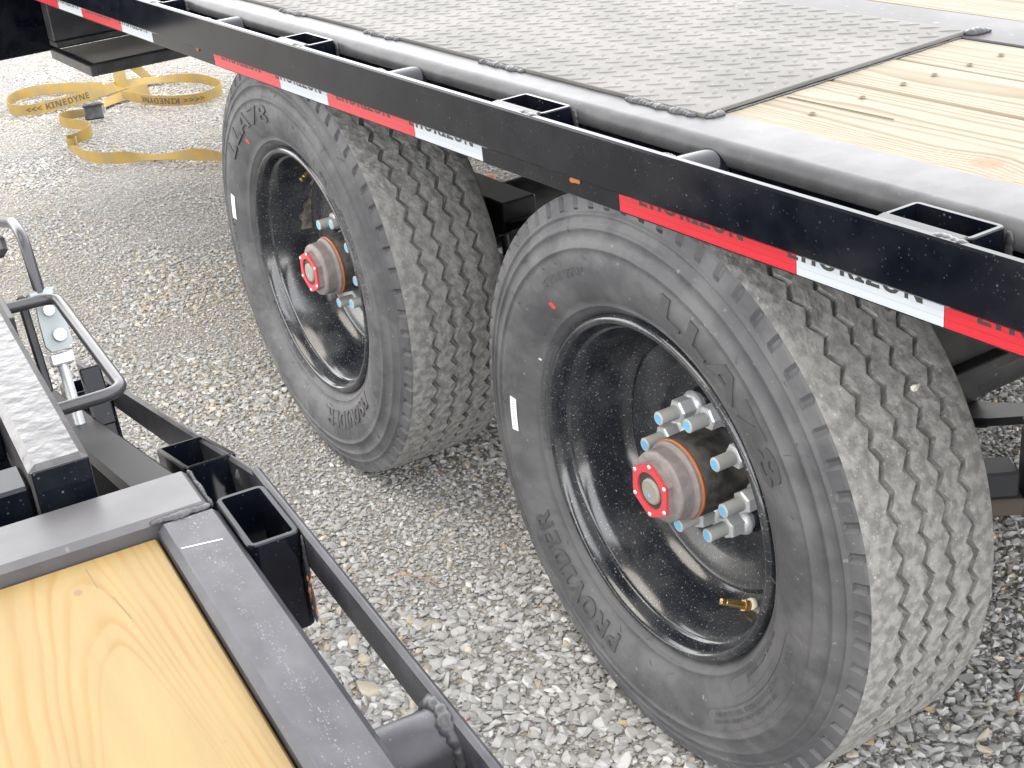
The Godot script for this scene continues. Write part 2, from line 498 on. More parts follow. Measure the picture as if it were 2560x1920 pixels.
	M.stone.vertex_color_use_as_albedo = true
	M.ground = tri_tex(mat(Color.WHITE, 0.95, 0.0, 0.2), ground_tex(), 2.0)
	M.ground.uv1_world_triplanar = true
	add_bump(M.ground, bumps(512, 0.06, 61, 4, FastNoiseLite.TYPE_CELLULAR, 8.0), 0.9)

func streak_tex() -> ImageTexture:
	var im := Image.create(1024, 128, true, Image.FORMAT_RGB8)
	var nz := noise(0.012, 88, 4)
	for y in 128:
		for x in 1024:
			im.set_pixel(x, y, lin(0.023, 0.023, 0.028).lerp(lin(0.044, 0.044, 0.05), 0.5 + 0.8 * nz.get_noise_2d(x, y * 2)))
	var r := RandomNumberGenerator.new()
	r.seed = 12
	for i in 1500:
		var x := r.randi() % 1024
		var wander := 104.0 + 6.0 * nz.get_noise_2d(x * 0.6, 500.0) * 3.0
		var y := int(wander + r.randfn(0.0, 2.0)) if i % 3 == 0 else int(100 + r.randfn(0.0, 13.0))
		if nz.get_noise_2d(x * 2.0, 900.0) < -0.15 and i % 3 != 0: continue
		var c := im.get_pixel(x, clampi(y, 0, 127)).lerp(lin(0.2, 0.2, 0.21), r.randf_range(0.1, 0.6))
		im.fill_rect(Rect2i(x, clampi(y, 0, 127), 1 + r.randi() % 3, 1), c)
	im.generate_mipmaps()
	return ImageTexture.create_from_image(im)

func tape_tex(a: Color, b: Color) -> ImageTexture:
	var im := Image.create(64, 64, true, Image.FORMAT_RGB8)
	for y in 64:
		for x in 64:
			var c := a
			if y % 21 < 2: c = b
			elif ((x / 4 + y / 4) % 2) == 0: c = a.lerp(b, 0.12)
			im.set_pixel(x, y, c)
	im.generate_mipmaps()
	return ImageTexture.create_from_image(im)

func ground_tex() -> ImageTexture:
	var size := 512
	var r := RandomNumberGenerator.new()
	r.seed = 99
	var im := Image.create(size, size, true, Image.FORMAT_RGB8)
	im.fill(lin(0.25, 0.244, 0.234))
	for i in 26000:
		var k := r.randf_range(0.18, 0.38)
		var c := lin(k, k * 0.97, k * 0.93) if r.randf() > 0.25 else lin(k * 1.15, k * 0.98, k * 0.75)
		im.fill_rect(Rect2i(r.randi() % size, r.randi() % size, 1 + r.randi() % 6, 1 + r.randi() % 4), c)
	im.generate_mipmaps()
	return ImageTexture.create_from_image(im)

# ---------------------------------------------------------------- gravel
func stone_mesh(r: RandomNumberGenerator) -> ArrayMesh:
	var t := (1.0 + sqrt(5.0)) / 2.0
	var vs: Array[Vector3] = []
	for p in [[-1, t, 0], [1, t, 0], [-1, -t, 0], [1, -t, 0], [0, -1, t], [0, 1, t], [0, -1, -t], [0, 1, -t], [t, 0, -1], [t, 0, 1], [-t, 0, -1], [-t, 0, 1]]:
		vs.append(Vector3(p[0], p[1], p[2]).normalized())
	var fs := [[0, 11, 5], [0, 5, 1], [0, 1, 7], [0, 7, 10], [0, 10, 11], [1, 5, 9], [5, 11, 4], [11, 10, 2], [10, 7, 6], [7, 1, 8], [3, 9, 4], [3, 4, 2], [3, 2, 6], [3, 6, 8], [3, 8, 9], [4, 9, 5], [2, 4, 11], [6, 2, 10], [8, 6, 7], [9, 8, 1]]
	var tris: Array = []
	for f in fs:
		var a := vs[f[0]]; var b := vs[f[1]]; var c := vs[f[2]]
		var ab := (a + b).normalized(); var bc := (b + c).normalized(); var ca := (c + a).normalized()
		tris.append_array([[a, ab, ca], [b, bc, ab], [c, ca, bc], [ab, bc, ca]])
	var planes: Array = []
	for i in 9:
		planes.append([Vector3(r.randf_range(-1, 1), r.randf_range(-1, 1), r.randf_range(-1, 1)).normalized(), r.randf_range(0.36, 0.62)])
	var st := newst()
	var cut := func(p: Vector3) -> Vector3:
		var q := p
		for pl in planes:
			var d: float = q.dot(pl[0]) - pl[1]
			if d > 0.0: q -= pl[0] * d
		return q
	for tr in tris:
		var a: Vector3 = cut.call(tr[0]); var b: Vector3 = cut.call(tr[1]); var c: Vector3 = cut.call(tr[2])
		if (b - a).cross(c - a).length() < 1e-5: continue
		tri(st, a, b, c, a + b + c)
	return done(st, M.stone)

func gravel(cam: Camera3D) -> void:
	var root := Node3D.new()
	root.name = "gravel"
	add_child(root)
	tag(root, "loose grey crushed stone gravel with tan stones covering the yard", "gravel", "", "stuff")
	var r := RandomNumberGenerator.new()
	r.seed = 4242
	var variants := 12
	var meshes: Array = []
	var xfs: Array = []
	var cols: Array = []
	for i in variants:
		meshes.append(stone_mesh(r)); xfs.append([]); cols.append([])
	var inv := cam.global_transform.affine_inverse()
	var tanv := tan(deg_to_rad(cam.fov) * 0.5)
	var tanh_ := tanv * 4.0 / 3.0
	var patch := noise(0.9, 77, 3)
	var big := noise(1.7, 78, 2)
	for i in 760000:
		var x := r.randf_range(-7.0, 1.0)
		var z := r.randf_range(-2.6, 1.3)
		var p := inv * Vector3(x, 0, z)
		var d := -p.z
		var u1 := r.randf(); var u2 := r.randf(); var u3 := r.randf()
		if d < 0.3: continue
		if absf(p.x) > d * tanh_ * 1.22 + 0.05 or absf(p.y) > d * tanv * 1.22 + 0.05: continue
		var near := clampf((3.6 - d) / 1.6, 0.0, 1.0)
		var pn := patch.get_noise_2d(x, z)
		var coarse := clampf(0.35 + 0.9 * near + 0.8 * big.get_noise_2d(x, z), 0.15, 1.25)
		var rad := 0.0030 + 0.0082 * coarse * pow(u1, 4.0) + 0.0005 * near
		if u2 < 0.007 * coarse: rad *= 1.6
		if rad < 0.0042 and d > 2.8 and r.randf() < 0.3: continue
		var kk := r.randi() % variants
		var k := r.randf_range(0.255, 0.375)
		if r.randf() < 0.2: k = r.randf_range(0.36, 0.48)
		var tint := Color(k * 0.99, k * 0.985, k * 0.975)
		var tan_amt := clampf(0.06 + 0.5 * pn + 0.12 * (1.0 - near), 0.02, 0.6)
		if rad > 0.008: tan_amt *= 0.35
		if u3 < tan_amt: tint = Color(k * 1.12, k * 1.0, k * 0.82)
		if u3 > 0.993: tint = Color(0.42, 0.32, 0.19)
		if u3 > 0.9985: tint = Color(0.3, 0.13, 0.07)
		var b := Basis.from_euler(Vector3(r.randf() * TAU, r.randf() * TAU, r.randf() * TAU))
		var sc := Vector3(r.randf_range(0.9, 1.7), r.randf_range(0.4, 0.7), r.randf_range(0.75, 1.2)) * rad
		var flat := Basis(Vector3.UP, r.randf() * TAU) * Basis.from_scale(sc) * b
		var tilt := Basis.from_euler(Vector3(r.randfn(0, 0.2), 0, r.randfn(0, 0.2)))
		xfs[kk].append(Transform3D(tilt * flat, Vector3(x, rad * 0.18 - 0.0045 + r.randf() * 0.002, z)))
		cols[kk].append(tint)
	for v in variants:
		var mm := MultiMesh.new()
		mm.transform_format = MultiMesh.TRANSFORM_3D
		mm.use_colors = true
		mm.mesh = meshes[v]
		mm.instance_count = xfs[v].size()
		for i in xfs[v].size():
			mm.set_instance_transform(i, xfs[v][i])
			mm.set_instance_color(i, cols[v][i])
		var mi := MultiMeshInstance3D.new()
		mi.name = numbered("stones", root)
		mi.multimesh = mm
		mi.set_meta("kind", "stuff")
		root.add_child(mi, true)

# ---------------------------------------------------------------- wheels
const WR := 0.395
func side_z(r: float) -> float:      # the tyre's outer face: z over radius
	var t := [[0.236, -0.002], [0.25, 0.008], [0.265, 0.017], [0.285, 0.0245], [0.305, 0.0265], [0.325, 0.0245], [0.34, 0.021], [0.355, 0.0165], [0.37, 0.0115], [0.395, 0.003]]
	for i in t.size() - 1:
		if r <= t[i + 1][0]:
			return lerpf(t[i][1], t[i + 1][1], (r - t[i][0]) / (t[i + 1][0] - t[i][0]))
	return 0.003

func tyre_mesh() -> ArrayMesh:
	var N := 68 * 8
	var rows: Array = []           # r, z, zig, slot, smooth group of the segment that starts here
	for p in [[0.236, -0.006], [0.241, 0.0], [0.246, 0.005], [0.2485, 0.0068], [0.2495, 0.0092], [0.2515, 0.0096], [0.2528, 0.0088], [0.26, 0.0142], [0.27, 0.0193], [0.28, 0.0229], [0.29, 0.0250], [0.30, 0.0262], [0.31, 0.0264], [0.32, 0.0253], [0.3275, 0.0238],
			[0.3285, 0.0256], [0.3312, 0.0252], [0.3322, 0.0226], [0.342, 0.0205], [0.3505, 0.0176], [0.3515, 0.0196], [0.3548, 0.0186], [0.356, 0.0158]]:
		rows.append([p[0], p[1], 0.0, 0, 1])
	for i in 6:                    # fine ribs
		rows.append([0.358 + i * 0.0016, 0.0148 - i * 0.0007 + (0.0006 if i % 2 == 0 else -0.0004), 0.0, 0, 1])
	rows.append([0.3685, 0.0138, 0.0, 0, 1]); rows.append([0.3708, 0.0132, 0.0, 0, 1]); rows.append([0.3722, 0.0098, 0.0, 0, 1])
	rows.append([0.3745, 0.0092, 0.0, 0, FLAT]); rows.append([0.3775, 0.0083, 0.0, 1, FLAT]); rows.append([0.3915, 0.0045, 0.0, 1, FLAT])
	rows.append([0.3945, 0.0022, 0.0, 0, 2])
	rows.append([0.3956, -0.0025, 0.0, 0, 2])
	var centres := [-0.043, -0.080, -0.115, -0.150]
	for c in centres:
		var crown := 0.3956 + 0.0022 * (1.0 - pow((c + 0.097) / 0.095, 2.0))
		rows.append([crown, c + 0.0048, 1.0, 0, FLAT])
		rows.append([crown - 0.0098, c + 0.0036, 1.0, 0, FLAT])
		rows.append([crown - 0.0098, c - 0.0032, 1.0, 0, FLAT])
		rows.append([crown, c - 0.0048, 1.0, 0, 2])
	rows.append([0.3956, -0.1845, 0.0, 0, 2]); rows.append([0.392, -0.189, 0.0, 0, 2]); rows.append([0.372, -0.193, 0.0, 0, 3])
	for p in [[0.34, -0.203], [0.31, -0.208], [0.28, -0.204], [0.25, -0.188], [0.236, -0.178]]: rows.append([p[0], p[1], 0.0, 0, 3])
	var wave := [-1.0, -0.5, 0.0, 0.5, 1.0, 0.5, 0.0, -0.5]
	var st := newst()      # sidewalls
	var tt := newst()      # tread
	var amp := 0.0056
	var pos := func(i: int, k: int) -> Vector3:
		var q: Array = rows[i]
		var a := TAU * k / N
		var r: float = q[0]
		var z: float = q[1] + q[2] * amp * (wave[k % 8] * (1.0 + 0.18 * sin(k * 0.113 + i)) + 0.12 * sin(k * 0.71 + i * 2.0))
		if q[3] == 1 and (k % 8 == 3 or k % 8 == 4):
			r -= 0.0016; z -= 0.0042
		return Vector3(r * cos(a), r * sin(a), z)
	for i in rows.size() - 1:
		var g: int = rows[i][4]
		var treadish: bool = rows[i][1] < 0.003 and rows[i][0] > 0.38 and i > 20
		var s := tt if treadish else st
		s.set_smooth_group(g)
		for k in N:
			var k2 := (k + 1) % N
			var A: Vector3 = pos.call(i, k); var B: Vector3 = pos.call(i + 1, k); var C: Vector3 = pos.call(i + 1, k2); var D: Vector3 = pos.call(i, k2)
			s.add_vertex(A); s.add_vertex(C); s.add_vertex(B)
			s.add_vertex(A); s.add_vertex(D); s.add_vertex(C)
	# moulding hairs and the raised seams of two plates on the outer face
	return done(tt, M.tread, done(st, M.rubber))

func polar(a: float, r: float, up := 0.0) -> Vector3:
	return Vector3(r * cos(a), r * sin(a), side_z(r) + up)

func side_text(txt: String, deg: float, rad: float, cap: float, depth: float, m: Material, squeeze := 1.0, weight := 700) -> ArrayMesh:
	var a0 := deg_to_rad(deg)
	return letters(txt, cap, depth, m, func(p: Vector3) -> Vector3:
		var r := rad + p.y - cap * 0.1
		return polar(a0 - p.x / rad, r, p.z + depth * 0.4), squeeze, weight)

func outline(pts: Array, h: float, m: Material) -> ArrayMesh:      # thin raised line on the tyre's face; pts (deg, r)
	var path: Array = []
	for i in pts.size():
		path.append(polar(deg_to_rad(pts[i].x), pts[i].y, 0.0002))
	var st := newst()
	tube(st, path, h, 5)
	return done(st, m)

func arc_outline(a0: float, a1: float, r0: float, r1: float) -> Array:
	var o: Array = []
	var da := 2.2
	for i in 17: o.append(Vector2(lerpf(a0 + da, a1 - da, i / 16.0), r0))
	o.append(Vector2(a1 - 0.5, lerpf(r0, r1, 0.15))); o.append(Vector2(a1, lerpf(r0, r1, 0.5))); o.append(Vector2(a1 - 0.5, lerpf(r0, r1, 0.85)))
	for i in 17: o.append(Vector2(lerpf(a1 - da, a0 + da, i / 16.0), r1))
	o.append(Vector2(a0 + 0.5, lerpf(r0, r1, 0.85))); o.append(Vector2(a0, lerpf(r0, r1, 0.5))); o.append(Vector2(a0 + 0.5, lerpf(r0, r1, 0.15)))
	o.append(o[0])
	return o

var shared := {}

func wheel_meshes() -> void:
	shared.tyre = tyre_mesh()
	# the steel wheel seen from outside: disc, drop centre, barrel, lip
	shared.rim = lathemesh([Vector2(0.058, -0.118), Vector2(0.13, -0.118), Vector2(0.145, -0.114), Vector2(0.158, -0.106), Vector2(0.17, -0.103), Vector2(0.1755, -0.1005), Vector2(0.178, -0.103), Vector2(0.183, -0.1035), Vector2(0.1875, -0.099), Vector2(0.1935, -0.088), Vector2(0.1955, -0.078), Vector2(0.2, -0.06), Vector2(0.2065, -0.036), Vector2(0.2105, -0.024), Vector2(0.2135, -0.0195), Vector2(0.2165, -0.0185), Vector2(0.2185, -0.0155), Vector2(0.2205, -0.008), Vector2(0.222, -0.001), Vector2(0.2245, 0.0042), Vector2(0.2278, 0.0065), Vector2(0.2315, 0.0065), Vector2(0.2345, 0.0044), Vector2(0.2368, 0.0), Vector2(0.2375, -0.007), Vector2(0.222, -0.02), Vector2(0.215, -0.06), Vector2(0.2, -0.1), Vector2(0.2, -0.17), Vector2(0.236, -0.178)], 96, M.rim, [1, 1, 1, 1, 1, 2, 2, 3, 3, 3, 4, 4, 4, 4, 5, 5, 6, 6, 6, 6, 6, 6, 6, 6, 7, 7, 7, 7, 7])
	var st := newst()
	lathe(st, [Vector2(0.0, -0.045), Vector2(0.053, -0.045), Vector2(0.0558, -0.0475), Vector2(0.0565, -0.08), Vector2(0.0575, -0.118), Vector2(0.062, -0.1185)], 40, [1, 2, 2, 3, 3])
	shared.hub = done(st, M.hub)
	shared.seal = lathemesh([Vector2(0.045, -0.0405), Vector2(0.0545, -0.0405), Vector2(0.0562, -0.0425), Vector2(0.0556, -0.0452), Vector2(0.05, -0.0455)], 48, M.orange)
	shared.cap = lathemesh([Vector2(0.0, -0.0085), Vector2(0.030, -0.0085), Vector2(0.030, -0.0080), Vector2(0.0455, -0.0092), Vector2(0.0482, -0.0108), Vector2(0.0494, -0.014), Vector2(0.0497, -0.031), Vector2(0.0502, -0.034), Vector2(0.053, -0.0355), Vector2(0.0542, -0.037), Vector2(0.0542, -0.0405), Vector2(0.04, -0.0407)], 56, M.cap, [1, 1, 2, 2, 2, 3, 4, 4, 4, 5, 6])
	# hexagonal boss behind the red plate
	var hx := PackedVector2Array()
	var hx2 := PackedVector2Array()
	for i in 6:
		var a := deg_to_rad(27 + 60 * i)
		hx.append(Vector2(cos(a), sin(a)) * 0.0405)
		hx2.append(Vector2(cos(a), sin(a)) * 0.0412)
	st = newst()
	prism(st, hx, 0.0095, Transform3D(Basis.IDENTITY, Vector3(0, 0, -0.0095)))
	shared.boss = done(st, M.cap)
	# red ring: hexagon outside, round hole
	st = newst()
	var n := 48
	for i in n:
		var o: Array = []
		for j in [i, i + 1]:
			var a: float = TAU * j / n + deg_to_rad(27)
			var m := fposmod(a - deg_to_rad(27), PI / 3) - PI / 6
			var ro := minf(0.0412 * cos(PI / 6) / cos(m), 0.0405)
			o.append(Vector2(cos(a), sin(a)) * ro)
			o.append(Vector2(cos(a), sin(a)) * 0.0258)
		quad(st, v3(o[0], 0.0035), v3(o[2], 0.0035), v3(o[3], 0.0035), v3(o[1], 0.0035), Vector3(0, 0, 1))
		quad(st, v3(o[0], 0), v3(o[2], 0), v3(o[2], 0.0035), v3(o[0], 0.0035), v3(o[0], 0))
		quad(st, v3(o[1], 0), v3(o[3], 0), v3(o[3], 0.0035), v3(o[1], 0.0035), -v3(o[1], 0))
	shared.ring = done(st, M.red_plastic)
	shared.well = lathemesh([Vector2(0.0, 0.0004), Vector2(0.0257, 0.0004)], 32, M.dark_hole)
	st = newst()
	lathe(st, [Vector2(0.0, 0.0046), Vector2(0.0155, 0.0046), Vector2(0.0175, 0.0036), Vector2(0.018, 0.0005)], 28, [1, 2, 2], Transform3D(Basis.IDENTITY, Vector3(0.0015, -0.001, 0)))
	shared.plug = done(st, M.plug)
	st = newst()
	lathe(st, [Vector2(0.0, 0.0002), Vector2(0.0032, 0.0)], 10, [1], Transform3D(Basis.IDENTITY, Vector3(0.001, -0.006, 0.0049)))
	shared.plug = done(st, M.blue, shared.plug)
	st = newst()
	lathe(st, [Vector2(0.0, 0.0022), Vector2(0.002, 0.002), Vector2(0.0032, 0.0008), Vector2(0.0034, 0.0)], 12)
	shared.capscrew = done(st, M.screw)
	# lug nut and stud, base at z 0 (the disc)
	var hexn := PackedVector2Array()
	for i in 6: hexn.append(Vector2(cos(PI / 3 * i), sin(PI / 3 * i)) * 0.0168)
	st = newst()
	prism(st, hexn, 0.021, Transform3D(Basis.IDENTITY, Vector3(0, 0, 0.0145)))
	for i in 6:                       # chamfered top of the hexagon
		var p := hexn[i]; var q := hexn[(i + 1) % 6]
		quad(st, v3(p, 0.0355), v3(q, 0.0355), v3(q * 0.86, 0.0378), v3(p * 0.86, 0.0378), v3(p + q, 0.02))
		tri(st, v3(p * 0.86, 0.0378), v3(q * 0.86, 0.0378), Vector3(0, 0, 0.0378), Vector3(0, 0, 1))
	lathe(st, [Vector2(0.014, 0.0165), Vector2(0.0165, 0.0158), Vector2(0.0195, 0.0115), Vector2(0.0205, 0.009), Vector2(0.0205, 0.0065), Vector2(0.0165, 0.006), Vector2(0.0165, 0.0)], 24, [1, 1, 1, 2, 3, 4])
	shared.nut = done(st, M.zinc)
	st = newst()
	var tp: Array = []
	for i in 18:
		tp.append(Vector2(0.0098 if i % 2 == 0 else 0.0090, 0.0665 - i * 0.0017))
	lathe(st, [Vector2(0.0062, 0.068), Vector2(0.0085, 0.0678)] + tp, 20, [1, 2])
	shared.nut = done(st, M.thread, shared.nut)
	shared.nut = done((func() -> SurfaceTool:
		var s2 := newst()
		lathe(s2, [Vector2(0.0, 0.0681), Vector2(0.0064, 0.0681)], 16)
		return s2).call(), M.blue, shared.nut)
	# valve
	st = newst()
	lathe(st, [Vector2(0.0, 0.05), Vector2(0.003, 0.05), Vector2(0.0045, 0.049), Vector2(0.0045, 0.045), Vector2(0.0033, 0.044), Vector2(0.0033, 0.042), Vector2(0.0042, 0.041), Vector2(0.0042, 0.037), Vector2(0.0048, 0.035), Vector2(0.0052, 0.016), Vector2(0.0056, 0.014)], 16, [1, 1, 2, 3, 3, 3, 4, 4, 4, 5])
	prism(st, ngon(6, 0.0085), 0.009, Transform3D(Basis.IDENTITY, Vector3(0, 0, 0.005)))
	shared.valve = done(st, M.brass)
	st = newst()
	lathe(st, [Vector2(0.008, 0.006), Vector2(0.0115, 0.005), Vector2(0.012, 0.002), Vector2(0.012, 0.0)], 18)
	shared.valve = done(st, M.white_rubber, shared.valve)
	shared.drum = lathemesh([Vector2(0.0, -0.125), Vector2(0.16, -0.125), Vector2(0.168, -0.13), Vector2(0.172, -0.2), Vector2(0.17, -0.27), Vector2(0.178, -0.275), Vector2(0.178, -0.29), Vector2(0.05, -0.30)], 40, M.dull_black, [1, 2, 2, 2, 3, 4, 5])
	# lettering
	shared.name = side_text("PROVIDER", -127.0, 0.285, 0.030, 0.003, M.rubber_dark, 1.16)
	shared.size = side_text("LLA78", 51.5, 0.3045, 0.031, 0.003, M.rubber_dark, 2.25)
	shared.small = side_text("STANDARD MARKAGE   DOT 10U 2U1BT EU", 166.0, 0.248, 0.0085, 0.0012, M.rubber, 0.9, 400)
	shared.small2 = side_text("16/145 M 125/127", 117.0, 0.301, 0.011, 0.0012, M.rubber, 0.9, 400)
	shared.small3 = side_text("STANDARD SAFETY WARNING", -28.0, 0.262, 0.006, 0.001, M.rubber, 1.0, 400)
	shared.small4 = side_text("MADE BY APPROVED WORKS  TUBELESS RADIAL", -42.0, 0.297, 0.0062, 0.001, M.rubber, 1.0, 400)
	shared.small5 = side_text("MAX LOAD AND INFLATION PRESSURE COLD ONLY", -45.0, 0.307, 0.0055, 0.001, M.rubber, 1.0, 400)
	shared.small6 = side_text("4UZR", -16.0, 0.30, 0.009, 0.0012, M.rubber, 1.0, 700)

func ngon(n: int, r: float) -> PackedVector2Array:
	var o := PackedVector2Array()
	for i in n: o.append(Vector2(cos(TAU * i / n), sin(TAU * i / n)) * r)
	return o

func patch_mesh(a0: float, a1: float, r0: float, r1: float, m: Material, up := 0.0007) -> ArrayMesh:   # thin sticker on the tyre's face
	var st := newst()
	st.set_smooth_group(1)
	for i in 6:
		for j in 2:
			var b0 := deg_to_rad(lerpf(a0, a1, i / 6.0)); var b1 := deg_to_rad(lerpf(a0, a1, (i + 1) / 6.0))
			var q0 := lerpf(r0, r1, j / 2.0); var q1 := lerpf(r0, r1, (j + 1) / 2.0)
			quad(st, polar(b0, q0, up), polar(b1, q0, up), polar(b1, q1, up), polar(b0, q1, up), Vector3(0, 0, 1))
	return done(st, m)

func make_wheel(parent: Node3D, xf: Transform3D, tyre_turn: float, lug_turn: float, look: String, near: bool) -> void:
	var w := pivot("wheel", parent, xf)
	w.set_meta("label", look)
	var tb := Transform3D(Basis(Vector3.BACK, deg_to_rad(tyre_turn)), Vector3.ZERO)
	part("tyre", shared.tyre, w, tb)
	part("raised_lettering", shared.name, w, tb)
	part("raised_lettering", shared.size, w, tb)
	for k in ["small", "small2", "small3", "small4", "small5", "small6"]:
		part("raised_lettering", shared[k], w, tb)
	part("raised_border", outline(arc_outline(-63.5, -9.0, 0.288, 0.318), 0.0007, M.rubber), w, tb)
	part("raised_border", outline(arc_outline(-50.0, -20.0, 0.256, 0.278), 0.0006, M.rubber), w, tb)
	# moulding hairs
	var st := newst()
	var r2 := RandomNumberGenerator.new()
	r2.seed = 5 if near else 6
	for i in 60:
		var a := r2.randf() * TAU
		var rr: float = [0.2385, 0.262, 0.315, 0.338, 0.349, 0.373][r2.randi() % 6] + r2.randf_range(-0.003, 0.003)
		var p0 := polar(a, rr, 0.0)
		var dirv := Vector3(r2.randf_range(-1, 1), r2.randf_range(-1, 1), r2.randf_range(0.1, 0.5)).normalized()
		tube(st, [p0, p0 + dirv * 0.006 + Vector3(0, 0, 0.001), p0 + dirv * r2.randf_range(0.009, 0.016)], 0.00045, 4, false)
	part("moulding_hairs", done(st, M.rubber), w).set_meta("kind", "stuff")
	part("rim", shared.rim, w)
	part("brake_drum", shared.drum, w)
	if not near:                       # dried mud on the barrel
		st = newst()
		st.set_smooth_group(1)
		for i in 40:
			var b0 := deg_to_rad(108.0 + i * 1.7)
			var b1 := deg_to_rad(108.0 + (i + 1) * 1.7)
			var h0 := 0.012 + 0.009 * sin(i * 0.21) + 0.003 * sin(i * 1.3)
			var h1 := 0.012 + 0.009 * sin((i + 1) * 0.21) + 0.003 * sin((i + 1) * 1.3)
			var za := -0.094
			quad(st, Vector3(cos(b0) * 0.1875, sin(b0) * 0.1875, za), Vector3(cos(b1) * 0.1875, sin(b1) * 0.1875, za), Vector3(cos(b1) * (0.1885 + h1 * 0.28), sin(b1) * (0.1885 + h1 * 0.28), za + h1), Vector3(cos(b0) * (0.1885 + h0 * 0.28), sin(b0) * (0.1885 + h0 * 0.28), za + h0), Vector3(-cos(b0), -sin(b0), 0.3))
		part("mud_streak", done(st, M.mud), w)
	part("hub", shared.hub, w)
	part("seal_ring", shared.seal, w)
	part("oil_cap", shared.cap, w)
	part("oil_cap_boss", shared.boss, w)
	part("sight_ring", shared.ring, w)
	part("sight_glass", shared.well, w)
	part("plug", shared.plug, w)
	for i in 6:
		var a := deg_to_rad(27 + 60 * i)
		part("screw", shared.capscrew, w, Transform3D(Basis.IDENTITY, Vector3(cos(a) * 0.0358, sin(a) * 0.0358, 0.0034)))
	for i in 8:
		var a := deg_to_rad(35 + lug_turn + 45 * i)
		part("lug_nut", shared.nut, w, Transform3D(Basis(Vector3.BACK, i * 1.13), Vector3(cos(a) * 0.0825, sin(a) * 0.0825, -0.118)))
	var va := deg_to_rad(-61.0 if near else 118.0)
	var vdir := Vector3(-cos(va) * 0.5, -sin(va) * 0.5, 0.87).normalized()
	var vx := vdir.cross(Vector3(0, 0, 1)).normalized()
	part("valve_stem", shared.valve, w, Transform3D(Basis(vx, vdir.cross(vx), vdir), Vector3(cos(va) * 0.194, sin(va) * 0.194, -0.085)))
	var sa := 173.5 if near else 162.0
	part("paper_sticker", patch_mesh(sa, sa + 10.5, 0.286, 0.3, M.sticker), w)
	var pr := letters("ST235 75 R17.5", 0.0045, 0.0003, M.faint_ink, func(p: Vector3) -> Vector3:
		return polar(deg_to_rad(sa + 5.2) - p.x / 0.293, 0.293 + p.y, 0.0009 + p.z), 1.0, 400)
	part("sticker_print", pr, w)
	var da := 129.0 if near else 125.0
	part("red_dot", patch_mesh(da - 0.9, da + 0.9, 0.268, 0.278, M.red_dot), w)
	if near:
		part("chalk_spot", patch_mesh(153.9, 154.7, 0.253, 0.257, M.chalk), w)
		part("chalk_spot", patch_mesh(-64.5, -63.7, 0.274, 0.279, M.cap), w)
		part("paint_mark", letters("C", 0.016, 0.0006, M.chalk, func(p: Vector3) -> Vector3:
			var a := 0.62 + p.y / 0.057
			return Vector3(cos(a) * (0.0571 + p.z), sin(a) * (0.0571 + p.z), -0.074 - p.x), 1.0, 400), w)

# ---------------------------------------------------------------- the big trailer
const TOP := 0.895

